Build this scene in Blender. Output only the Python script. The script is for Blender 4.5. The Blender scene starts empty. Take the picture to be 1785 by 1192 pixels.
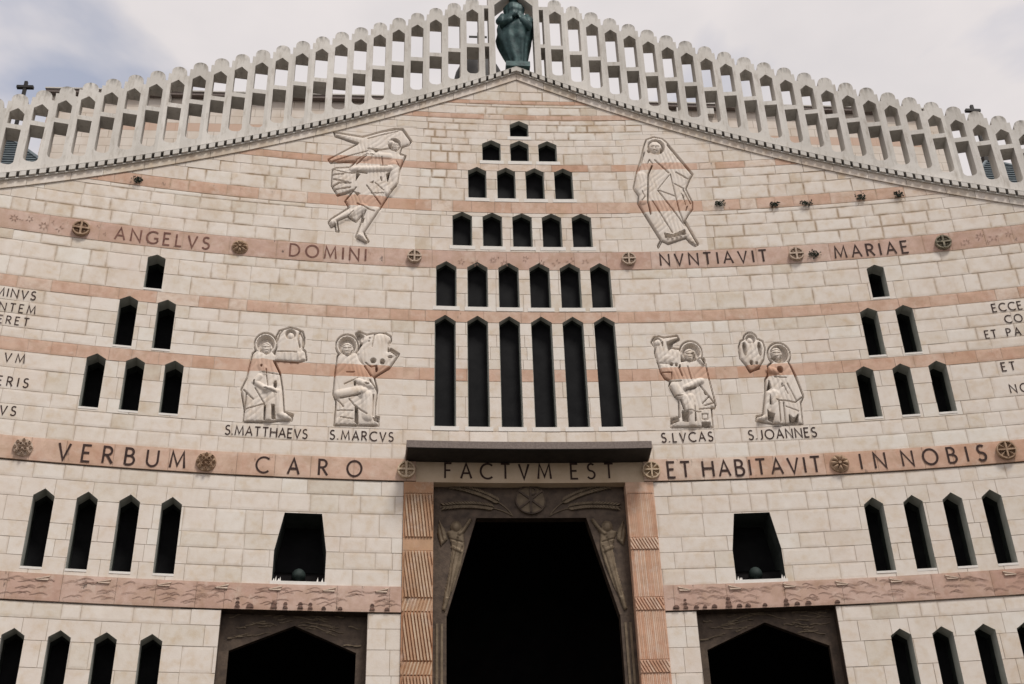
import bpy, math, random
import numpy as np
from mathutils import Matrix, Vector
random.seed(11)
SC = bpy.context.scene
COL = SC.collection

# ------------------------------------------------------------------ camera
EYE = 1.6                                   # eye height above the paving
cd = bpy.data.cameras.new('camera'); cam = bpy.data.objects.new('camera', cd); COL.objects.link(cam)
cd.sensor_fit = 'HORIZONTAL'; cd.sensor_width = 36.0; cd.lens = 41.862; cd.clip_end = 2000
cr_ = Vector((0.99748362, -0.06535273, -0.02748537)); cu_ = Vector((-0.00951875, -0.50761848, 0.86152938)); cf_ = Vector((0.07025538, 0.85909982, 0.50696319))
cam.matrix_world = Matrix(((cr_.x, cu_.x, -cf_.x, -2.2066), (cr_.y, cu_.y, -cf_.y, 0.0), (cr_.z, cu_.z, -cf_.z, EYE), (0, 0, 0, 1)))
SC.camera = cam

# ------------------------------------------------------------------ sky, sun, exposure
SUN_EL, SUN_AZ = math.radians(58), math.radians(152)     # azimuth clockwise from +Y (behind the viewer, to the right)
wd = bpy.data.worlds.new('World'); SC.world = wd; wd.use_nodes = True
nt = wd.node_tree; nt.nodes.clear()
def wn(t, **k):
    n = nt.nodes.new(t)
    for a, b in k.items(): setattr(n, a, b)
    return n
wo = wn('ShaderNodeOutputWorld'); sky = wn('ShaderNodeTexSky', sky_type='NISHITA', sun_disc=False)
sky.sun_elevation = SUN_EL; sky.sun_rotation = SUN_AZ; sky.dust_density = 0.7; sky.air_density = 1.0
bg1 = wn('ShaderNodeBackground'); bg1.inputs[1].default_value = 0.15; nt.links.new(sky.outputs[0], bg1.inputs[0])
tc = wn('ShaderNodeTexCoord'); mp = wn('ShaderNodeMapping'); mp.inputs['Location'].default_value = (0.5, 0.75, 0.1); mp.inputs['Scale'].default_value = (1.0, 1.0, 1.9)
nt.links.new(tc.outputs['Generated'], mp.inputs[0])
n1 = wn('ShaderNodeTexNoise'); n1.inputs['Scale'].default_value = 2.6; n1.inputs['Detail'].default_value = 6; n1.inputs['Roughness'].default_value = 0.48; n1.inputs['Distortion'].default_value = 0.35
n2 = wn('ShaderNodeTexNoise'); n2.inputs['Scale'].default_value = 3.7; n2.inputs['Detail'].default_value = 5; n2.inputs['Roughness'].default_value = 0.5
nt.links.new(mp.outputs[0], n1.inputs['Vector']); nt.links.new(mp.outputs[0], n2.inputs['Vector'])
r1 = wn('ShaderNodeValToRGB'); r1.color_ramp.elements[0].position = 0.30; r1.color_ramp.elements[0].color = (0.42, 0.42, 0.42, 1); r1.color_ramp.elements[1].position = 0.43; r1.color_ramp.elements[1].color = (1, 1, 1, 1)
r2 = wn('ShaderNodeValToRGB'); r2.color_ramp.elements[0].position = 0.34; r2.color_ramp.elements[0].color = (0.76, 0.725, 0.735, 1); r2.color_ramp.elements[1].position = 0.66; r2.color_ramp.elements[1].color = (0.96, 0.89, 0.875, 1)
nt.links.new(n1.outputs[0], r1.inputs[0]); nt.links.new(n2.outputs[0], r2.inputs[0])
bg2 = wn('ShaderNodeBackground'); bg2.inputs[1].default_value = 0.84; nt.links.new(r2.outputs[0], bg2.inputs[0])
mx = wn('ShaderNodeMixShader'); nt.links.new(r1.outputs[0], mx.inputs[0]); nt.links.new(bg1.outputs[0], mx.inputs[1]); nt.links.new(bg2.outputs[0], mx.inputs[2]); nt.links.new(mx.outputs[0], wo.inputs[0])
sl = bpy.data.lights.new('sun', 'SUN'); sl.energy = 2.5; sl.angle = math.radians(14); sl.color = (1.0, 0.955, 0.893)
so = bpy.data.objects.new('sun', sl); COL.objects.link(so)
sd = Vector((math.sin(SUN_AZ)*math.cos(SUN_EL), math.cos(SUN_AZ)*math.cos(SUN_EL), math.sin(SUN_EL)))
so.rotation_euler = sd.to_track_quat('Z', 'Y').to_euler(); so.location = sd*60
SC.view_settings.view_transform = 'Standard'; SC.view_settings.look = 'None'; SC.view_settings.gamma = 1; SC.view_settings.use_curve_mapping = False
SC.view_settings.exposure = 0.12
SC.cycles.diffuse_bounces = 2; SC.cycles.max_bounces = 6
SC.render.resolution_x, SC.render.resolution_y = 1024, 684

# ------------------------------------------------------------------ helpers
R, D = 49.771, 24.0                          # plan of the front: an arc of this radius, its middle D metres from the viewer
def P(s, z, off=0.0):                        # arc length s, height over the eye z, depth off behind the wall face
    a = s/R; r = R+off
    return (r*math.sin(a), D-R+r*math.cos(a), z+EYE)
class MB:
    def __init__(self): self.v = []; self.f = []; self.a = []
    def pt(self, p, a=(0.5, 0, 0.5)): self.v.append(p); self.a.append(a); return len(self.v)-1
    def poly(self, pts, a=(0.5, 0, 0.5)):
        i = len(self.v); self.v += pts; self.a += [a]*len(pts); self.f.append(tuple(range(i, i+len(pts))))
    def prism(self, sz, o0, o1, back=None, a=(0.5, 0, 0.5)):   # polygon in (s,z), front depth o0, back depth o1
        n = len(sz); b = back or sz; i = len(self.v)
        self.v += [P(x, z, o0) for x, z in sz]+[P(x, z, o1) for x, z in b]; self.a += [a]*(2*n)
        self.f.append(tuple(range(i, i+n))); self.f.append(tuple(range(i+2*n-1, i+n-1, -1)))
        for k in range(n): self.f.append((i+k, i+n+k, i+n+(k+1) % n, i+(k+1) % n))
    def box(self, x0, x1, y0, y1, z0, z1):
        c = [(x0,y0,z0),(x1,y0,z0),(x1,y1,z0),(x0,y1,z0),(x0,y0,z1),(x1,y0,z1),(x1,y1,z1),(x0,y1,z1)]
        i = len(self.v); self.v += c; self.a += [(0.5, 0, 0.5)]*8
        self.f += [(i,i+3,i+2,i+1),(i+4,i+5,i+6,i+7),(i,i+1,i+5,i+4),(i+1,i+2,i+6,i+5),(i+2,i+3,i+7,i+6),(i+3,i,i+4,i+7)]
    def mesh(self, name, m, smooth=False):
        me = bpy.data.meshes.new(name); me.from_pydata(self.v, [], self.f); me.materials.append(m)
        ca = me.color_attributes.new('blk', 'FLOAT_COLOR', 'POINT')
        ca.data.foreach_set('color', np.array([(x, y, z, 1.0) for x, y, z in self.a], dtype=np.float32).ravel())
        if smooth: me.polygons.foreach_set('use_smooth', [True]*len(me.polygons))
        me.update(); return me
    def build(self, name, m, parent=None, smooth=False):
        return link(name, self.mesh(name, m, smooth), parent)
def link(name, me, parent=None):
    o = bpy.data.objects.new(name, me); COL.objects.link(o)
    if parent is not None: o.parent = parent
    return o
def tag(o, label, cat, group=None):
    o['label'] = label; o['category'] = cat
    if group: o['group'] = group
    return o
def thing(name, label, cat, group=None):
    return tag(link(name, None), label, cat, group)
def clip(poly, a, b, c):                     # keep a*x+b*y <= c
    out = []
    for i in range(len(poly)):
        p, q = poly[i-1], poly[i]; dp = a*p[0]+b*p[1]-c; dq = a*q[0]+b*q[1]-c
        if (dp < 0) != (dq < 0):
            t = dp/(dp-dq); out.append((p[0]+t*(q[0]-p[0]), p[1]+t*(q[1]-p[1])))
        if dq <= 0: out.append(q)
    return out
def area(p): return abs(sum(p[i-1][0]*p[i][1]-p[i][0]*p[i-1][1] for i in range(len(p))))/2
def subtract(polys, hole):                   # hole: convex, counter-clockwise
    hx0, hx1 = min(h[0] for h in hole), max(h[0] for h in hole); hz0, hz1 = min(h[1] for h in hole), max(h[1] for h in hole)
    res = []
    for p in polys:
        if max(q[0] for q in p) <= hx0 or min(q[0] for q in p) >= hx1 or max(q[1] for q in p) <= hz0 or min(q[1] for q in p) >= hz1:
            res.append(p); continue
        rest = p
        for i in range(len(hole)):
            (x0, z0), (x1, z1) = hole[i-1], hole[i]; a, b = z1-z0, -(x1-x0); c = a*x0+b*z0
            o = clip(rest, -a, -b, -c)
            if len(o) > 2 and area(o) > 2e-4: res.append(o)
            rest = clip(rest, a, b, c)
            if len(rest) < 3: break
    return res

# ------------------------------------------------------------------ materials
def mat(name): 
    m = bpy.data.materials.new(name); m.use_nodes = True
    return m, m.node_tree, m.node_tree.nodes['Principled BSDF']
def N(t, kind, ins=None, **k):
    n = t.nodes.new(kind)
    for a, b in k.items(): setattr(n, a, b)
    for a, b in (ins or {}).items():
        if hasattr(b, 'is_output'): t.links.new(b, n.inputs[a])
        else: n.inputs[a].default_value = b
    return n
def ramp(t, fac, *stops):
    n = N(t, 'ShaderNodeValToRGB', {0: fac}); e = n.color_ramp.elements
    while len(e) < len(stops): e.new(0.5)
    for i, (p, c) in enumerate(stops): e[i].position = p; e[i].color = (c, c, c, 1) if not isinstance(c, tuple) else (*c, 1)
    return n.outputs[0]
def mixc(t, f, a, b, mode='MIX'):
    n = N(t, 'ShaderNodeMix', data_type='RGBA', blend_type=mode); n.clamp_factor = True
    for i, x in ((0, f), (6, a), (7, b)):
        if hasattr(x, 'is_output'): t.links.new(x, n.inputs[i])
        else: n.inputs[i].default_value = x if i == 0 else (*x, 1)
    return n.outputs[2]
def mth(t, op, a, b=0.0, c=None):
    n = N(t, 'ShaderNodeMath', operation=op, use_clamp=False)
    for i, x in enumerate((a, b) if c is None else (a, b, c)):
        if hasattr(x, 'is_output'): t.links.new(x, n.inputs[i])
        else: n.inputs[i].default_value = x
    return n.outputs[0]
def noise(t, scale, det=5, rough=0.55, vec=None, dist=0.0):
    ins = {'Scale': scale, 'Detail': det, 'Roughness': rough, 'Distortion': dist}
    if vec is not None: ins['Vector'] = vec
    return N(t, 'ShaderNodeTexNoise', ins).outputs[0]
def bump(t, b, h, st, d=0.02):
    n = N(t, 'ShaderNodeBump', {'Strength': st, 'Distance': d, 'Height': h}); t.links.new(n.outputs[0], b.inputs['Normal'])

def stone_colour(t, pos, tint, stops, amp=1.0):
    c = ramp(t, tint, *stops)
    c = mixc(t, 0.40*amp, c, ramp(t, noise(t, 1.9, 7, 0.7, pos, 0.8), (0.34, (0.40, 0.36, 0.33)), (0.5, (0.5, 0.5, 0.5)), (0.66, (0.57, 0.555, 0.54))), 'OVERLAY')
    m1 = noise(t, 5.0, 6, 0.6, pos); c = mixc(t, 0.5*amp, c, ramp(t, m1, (0.3, (0.36, 0.32, 0.28)), (0.5, (0.5, 0.5, 0.5)), (0.72, (0.60, 0.59, 0.58))), 'OVERLAY')
    return c
PALE = ((0.0, (0.56, 0.495, 0.415)), (0.2, (0.635, 0.573, 0.495)), (0.5, (0.685, 0.617, 0.55)), (0.8, (0.705, 0.643, 0.58)), (1.0, (0.715, 0.672, 0.612)))
PINK = ((0.0, (0.50, 0.285, 0.19)), (0.25, (0.545, 0.35, 0.255)), (0.55, (0.575, 0.40, 0.31)), (0.8, (0.60, 0.44, 0.35)), (1.0, (0.67, 0.57, 0.49)))
PINK2 = ((0.0, (0.45, 0.285, 0.225)), (0.3, (0.505, 0.345, 0.28)), (0.6, (0.54, 0.39, 0.325)), (1.0, (0.59, 0.46, 0.395)))
def height_mask(t, pos, lo, hi):
    z = N(t, 'ShaderNodeSeparateXYZ', {0: pos}).outputs[2]
    return z, N(t, 'ShaderNodeMapRange', {0: z, 1: lo, 2: hi, 3: 0.0, 4: 1.0}).outputs[0]
def make_stone(name, stops, stain=1.0, mould=0.0):
    m, t, b = mat(name)
    pos = N(t, 'ShaderNodeNewGeometry').outputs['Position']
    at = N(t, 'ShaderNodeAttribute', attribute_name='blk'); sp = N(t, 'ShaderNodeSeparateColor', {0: at.outputs['Color']})
    c = stone_colour(t, pos, sp.outputs[0], stops)
    z, hm = height_mask(t, pos, 14.0, 20.5)
    wx = N(t, 'ShaderNodeMapping', {0: pos, 3: (1.0, 1.0, 0.55)}).outputs[0]
    s1 = ramp(t, noise(t, 1.15, 7, 0.62, wx, 0.4), (0.50, 0.0), (0.70, 1.0))
    blk = ramp(t, sp.outputs[2], (0.25, 0.15), (0.9, 1.0))
    amt = mth(t, 'MULTIPLY', mth(t, 'MULTIPLY_ADD', hm, 0.45, 0.22), mth(t, 'MULTIPLY', s1, blk))
    c = mixc(t, mth(t, 'MULTIPLY', amt, stain), c, (0.42, 0.285, 0.15))
    e1 = ramp(t, noise(t, 1.7, 6, 0.6, pos), (0.43, 0.0), (0.60, 1.0))
    ea = mth(t, 'MULTIPLY', mth(t, 'MULTIPLY', mth(t, 'POWER', sp.outputs[1], 1.6), e1), mth(t, 'MULTIPLY_ADD', hm, 1.0, 0.45))
    c = mixc(t, mth(t, 'MULTIPLY', ea, 0.72*stain), c, (0.30, 0.19, 0.095))
    pk = ramp(t, noise(t, 0.8, 4, 0.5, pos), (0.5, 0.0), (0.75, 0.14)); c = mixc(t, pk, c, (0.62, 0.46, 0.39))
    if mould:
        br = ramp(t, noise(t, 2.3, 7, 0.66, pos, 0.5), (0.46, 0.0), (0.66, 0.55)); c = mixc(t, br, c, (0.40, 0.265, 0.18))
        lt = ramp(t, noise(t, 3.4, 6, 0.6, pos, 0.3), (0.55, 0.0), (0.72, 0.5)); c = mixc(t, lt, c, (0.64, 0.53, 0.45))
        mv = N(t, 'ShaderNodeMapping', {0: pos, 3: (3.0, 3.0, 1.2)}).outputs[0]
        mm = ramp(t, noise(t, 1.6, 8, 0.68, mv), (0.64, 0.0), (0.70, mould)); c = mixc(t, mm, c, (0.035, 0.03, 0.028))
    t.links.new(c, b.inputs['Base Color']); b.inputs['Roughness'].default_value = 0.82; b.inputs['Specular IOR Level'].default_value = 0.25
    bump(t, b, noise(t, 38, 6, 0.65, pos), 0.22, 0.012)
    return m
M_LIME = make_stone('limestone', PALE)
M_PINK = make_stone('pink_limestone', PINK, 0.6, 0.55)
M_ROSE = make_stone('rose_limestone', PINK2, 0.5, 0.8)
M_JAMBL = make_stone('brown_veined_stone', ((0.0, (0.36, 0.155, 0.08)), (0.35, (0.43, 0.235, 0.135)), (0.7, (0.50, 0.34, 0.225)), (1.0, (0.58, 0.46, 0.34))), 1.6, 0.5)
M_JAMB = make_stone('orange_veined_stone', ((0.0, (0.50, 0.21, 0.11)), (0.4, (0.55, 0.30, 0.19)), (0.7, (0.60, 0.40, 0.29)), (1.0, (0.66, 0.53, 0.43))), 1.0, 0.3)
def make_relief():
    m, t, b = mat('carved_limestone')
    pos = N(t, 'ShaderNodeNewGeometry').outputs['Position']
    z = N(t, 'ShaderNodeSeparateXYZ', {0: pos}).outputs[2]
    at = N(t, 'ShaderNodeAttribute', attribute_name='blk'); sp = N(t, 'ShaderNodeSeparateColor', {0: at.outputs['Color']})
    pale = stone_colour(t, pos, sp.outputs[0], PALE, 0.7)
    pink = stone_colour(t, pos, ramp(t, noise(t, 0.9, 2, 0.5, pos), (0.3, 0.1), (0.7, 0.75)), PINK, 0.7)
    tot = None
    for a, c in ((13.10, 13.42), (17.91, 18.25), (19.24, 19.46)):
        k = mth(t, 'MULTIPLY', mth(t, 'GREATER_THAN', z, a+EYE), mth(t, 'LESS_THAN', z, c+EYE)); tot = k if tot is None else mth(t, 'ADD', tot, k)
    c = mixc(t, tot, pale, pink)
    st = ramp(t, noise(t, 2.4, 6, 0.62, pos), (0.56, 0.0), (0.74, 0.38)); c = mixc(t, st, c, (0.42, 0.29, 0.17))
    c = mixc(t, mth(t, 'MULTIPLY', sp.outputs[1], 0.85), c, (0.43, 0.36, 0.29))
    t.links.new(c, b.inputs['Base Color']); b.inputs['Roughness'].default_value = 0.85; b.inputs['Specular IOR Level'].default_value = 0.2
    bump(t, b, noise(t, 30, 6, 0.65, pos), 0.2, 0.012)
    return m
M_RELIEF = make_relief()
def simple(name, c0, c1, scale=4, rough=0.8, metal=0.0, bmp=0.2, bs=30, spec=0.3, det=6):
    m, t, b = mat(name); pos = N(t, 'ShaderNodeNewGeometry').outputs['Position']
    c = ramp(t, noise(t, scale, det, 0.62, pos), (0.32, c0), (0.68, c1))
    t.links.new(c, b.inputs['Base Color']); b.inputs['Roughness'].default_value = rough; b.inputs['Metallic'].default_value = metal; b.inputs['Specular IOR Level'].default_value = spec
    if bmp: bump(t, b, noise(t, bs, 6, 0.65, pos), bmp, 0.015)
    return m
M_MORTAR = simple('joint_mortar', (0.40, 0.33, 0.265), (0.54, 0.465, 0.39), 2.5)
M_SILL = simple('bright_sill_stone', (0.68, 0.64, 0.59), (0.75, 0.72, 0.68), 6)
M_REVEAL = simple('reveal_stone', (0.36, 0.37, 0.33), (0.48, 0.485, 0.44), 3)
def make_concrete():
    m, t, b = mat('weathered_concrete'); pos = N(t, 'ShaderNodeNewGeometry').outputs['Position']
    c = ramp(t, noise(t, 2.2, 7, 0.65, pos), (0.28, (0.58, 0.555, 0.52)), (0.5, (0.68, 0.655, 0.62)), (0.72, (0.72, 0.695, 0.66)))
    c = mixc(t, 0.35, c, ramp(t, noise(t, 45, 4, 0.7, pos), (0.35, (0.38, 0.36, 0.33)), (0.65, (0.62, 0.6, 0.57))), 'OVERLAY')
    at = N(t, 'ShaderNodeAttribute', attribute_name='blk'); sp = N(t, 'ShaderNodeSeparateColor', {0: at.outputs['Color']})
    c = mixc(t, 1.0, c, ramp(t, sp.outputs[0], (0.0, 0.80), (1.0, 1.0)), 'MULTIPLY')
    mv = N(t, 'ShaderNodeMapping', {0: pos, 3: (6.0, 6.0, 1.3)}).outputs[0]
    dk = mth(t, 'MULTIPLY', sp.outputs[1], ramp(t, noise(t, 2.2, 6, 0.65, mv), (0.42, 0.0), (0.60, 0.85))); c = mixc(t, dk, c, (0.06, 0.055, 0.05))
    dr = ramp(t, noise(t, 1.4, 7, 0.7, mv), (0.52, 0.0), (0.72, 0.55)); c = mixc(t, dr, c, (0.27, 0.225, 0.17))
    gr = ramp(t, noise(t, 0.55, 5, 0.6, pos), (0.42, 0.0), (0.68, 0.30)); c = mixc(t, gr, c, (0.30, 0.27, 0.22))
    t.links.new(c, b.inputs['Base Color']); b.inputs['Roughness'].default_value = 0.9; b.inputs['Specular IOR Level'].default_value = 0.2
    bump(t, b, noise(t, 60, 5, 0.7, pos), 0.3, 0.012); return m
M_CONC = make_concrete()
M_BRONZE = simple('dark_brown_bronze', (0.050, 0.036, 0.028), (0.115, 0.083, 0.060), 5, 0.55, 0.55, 0.35, 22, 0.4)
M_BRONZE2 = simple('worn_bronze', (0.115, 0.085, 0.055), (0.215, 0.165, 0.11), 6, 0.6, 0.4, 0.4, 24, 0.4)
M_CANOPY = simple('brown_granite', (0.14, 0.112, 0.10), (0.225, 0.185, 0.165), 26, 0.75)
M_LINTEL = simple('tan_lintel_stone', (0.47, 0.355, 0.24), (0.58, 0.46, 0.335), 2.2)
M_VERDI = simple('green_black_bronze', (0.008, 0.026, 0.030), (0.045, 0.095, 0.095), 7, 0.55, 0.25, 0.5, 9, 0.4)
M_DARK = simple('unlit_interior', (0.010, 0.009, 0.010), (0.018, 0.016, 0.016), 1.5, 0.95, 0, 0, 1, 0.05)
M_GLASS = simple('dark_window_glass', (0.005, 0.005, 0.006), (0.012, 0.012, 0.013), 3, 0.6, 0, 0.1, 6, 0.08)
M_LETTER = simple('dark_red_letter_inlay', (0.022, 0.012, 0.010), (0.060, 0.030, 0.024), 14, 0.8)
M_LETTER2 = simple('worn_red_letter_inlay', (0.10, 0.042, 0.034), (0.24, 0.125, 0.095), 9, 0.85)
M_CARVE = simple('darkened_rose_carving', (0.20, 0.115, 0.085), (0.42, 0.29, 0.235), 7, 0.9)
M_BOSS = simple('blackened_rose_carving', (0.05, 0.035, 0.03), (0.22, 0.13, 0.10), 11, 0.9)
M_ROOF = simple('roof_felt', (0.05, 0.048, 0.045), (0.09, 0.085, 0.08), 2, 0.9)
M_CARVE2 = simple('light_rose_carving', (0.55, 0.42, 0.33), (0.66, 0.54, 0.44), 7, 0.9)
M_OCHRE = simple('ochre_stained_stone', (0.22, 0.135, 0.085), (0.44, 0.315, 0.215), 9, 0.85, 0, 0.4, 40)
M_BROWNSTONE = simple('pinkish_brown_stone', (0.36, 0.265, 0.20), (0.56, 0.45, 0.36), 10, 0.85, 0, 0.4, 40)
M_MOSS = simple('mossy_blackened_stone', (0.05, 0.05, 0.035), (0.36, 0.31, 0.23), 16, 0.9, 0, 0.4, 40)
M_SHADE_LINING = simple('dark_green_shade_lining', (0.022, 0.027, 0.024), (0.05, 0.058, 0.052), 4, 0.7)  # dark colour standing for the shade deep in the window reveals
M_SLATE = simple('blue_grey_roof_sheet', (0.10, 0.125, 0.14), (0.17, 0.20, 0.215), 3, 0.6)
M_IRON = simple('black_iron', (0.010, 0.009, 0.009), (0.025, 0.022, 0.02), 6, 0.6)
M_WEED = simple('dark_weed_leaves', (0.012, 0.016, 0.012), (0.035, 0.042, 0.028), 12, 0.9)
M_LAMP = simple('green_lamp_metal', (0.014, 0.024, 0.022), (0.028, 0.042, 0.038), 8, 0.7)
M_PAVE = simple('paving_stone', (0.06, 0.055, 0.05), (0.10, 0.092, 0.08), 1.5)
def make_backwall():
    m, t, b = mat('upper_wall_stone'); pos = N(t, 'ShaderNodeNewGeometry').outputs['Position']
    sx = N(t, 'ShaderNodeSeparateXYZ', {0: pos}); v = N(t, 'ShaderNodeCombineXYZ', {0: sx.outputs[0], 1: sx.outputs[2]}).outputs[0]
    br = N(t, 'ShaderNodeTexBrick', {'Vector': v, 'Color1': (0.68, 0.61, 0.54, 1), 'Color2': (0.62, 0.55, 0.475, 1), 'Mortar': (0.30, 0.24, 0.18, 1), 'Scale': 1.0, 'Mortar Size': 0.010, 'Brick Width': 0.85, 'Row Height': 0.34, 'Bias': 0.1})
    c = mixc(t, 0.35, br.outputs[0], ramp(t, noise(t, 1.3, 6, 0.6, pos), (0.35, (0.42, 0.3, 0.2)), (0.6, (0.68, 0.62, 0.56))))
    zz = mth(t, 'FRACT', mth(t, 'DIVIDE', mth(t, 'ADD', sx.outputs[2], 0.34*3), 0.34*5)); pk = mth(t, 'LESS_THAN', zz, 0.2)
    c = mixc(t, mth(t, 'MULTIPLY', pk, 0.7), c, (0.52, 0.33, 0.235))
    t.links.new(c, b.inputs['Base Color']); b.inputs['Roughness'].default_value = 0.85; return m
M_BACK = make_backwall()

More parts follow.
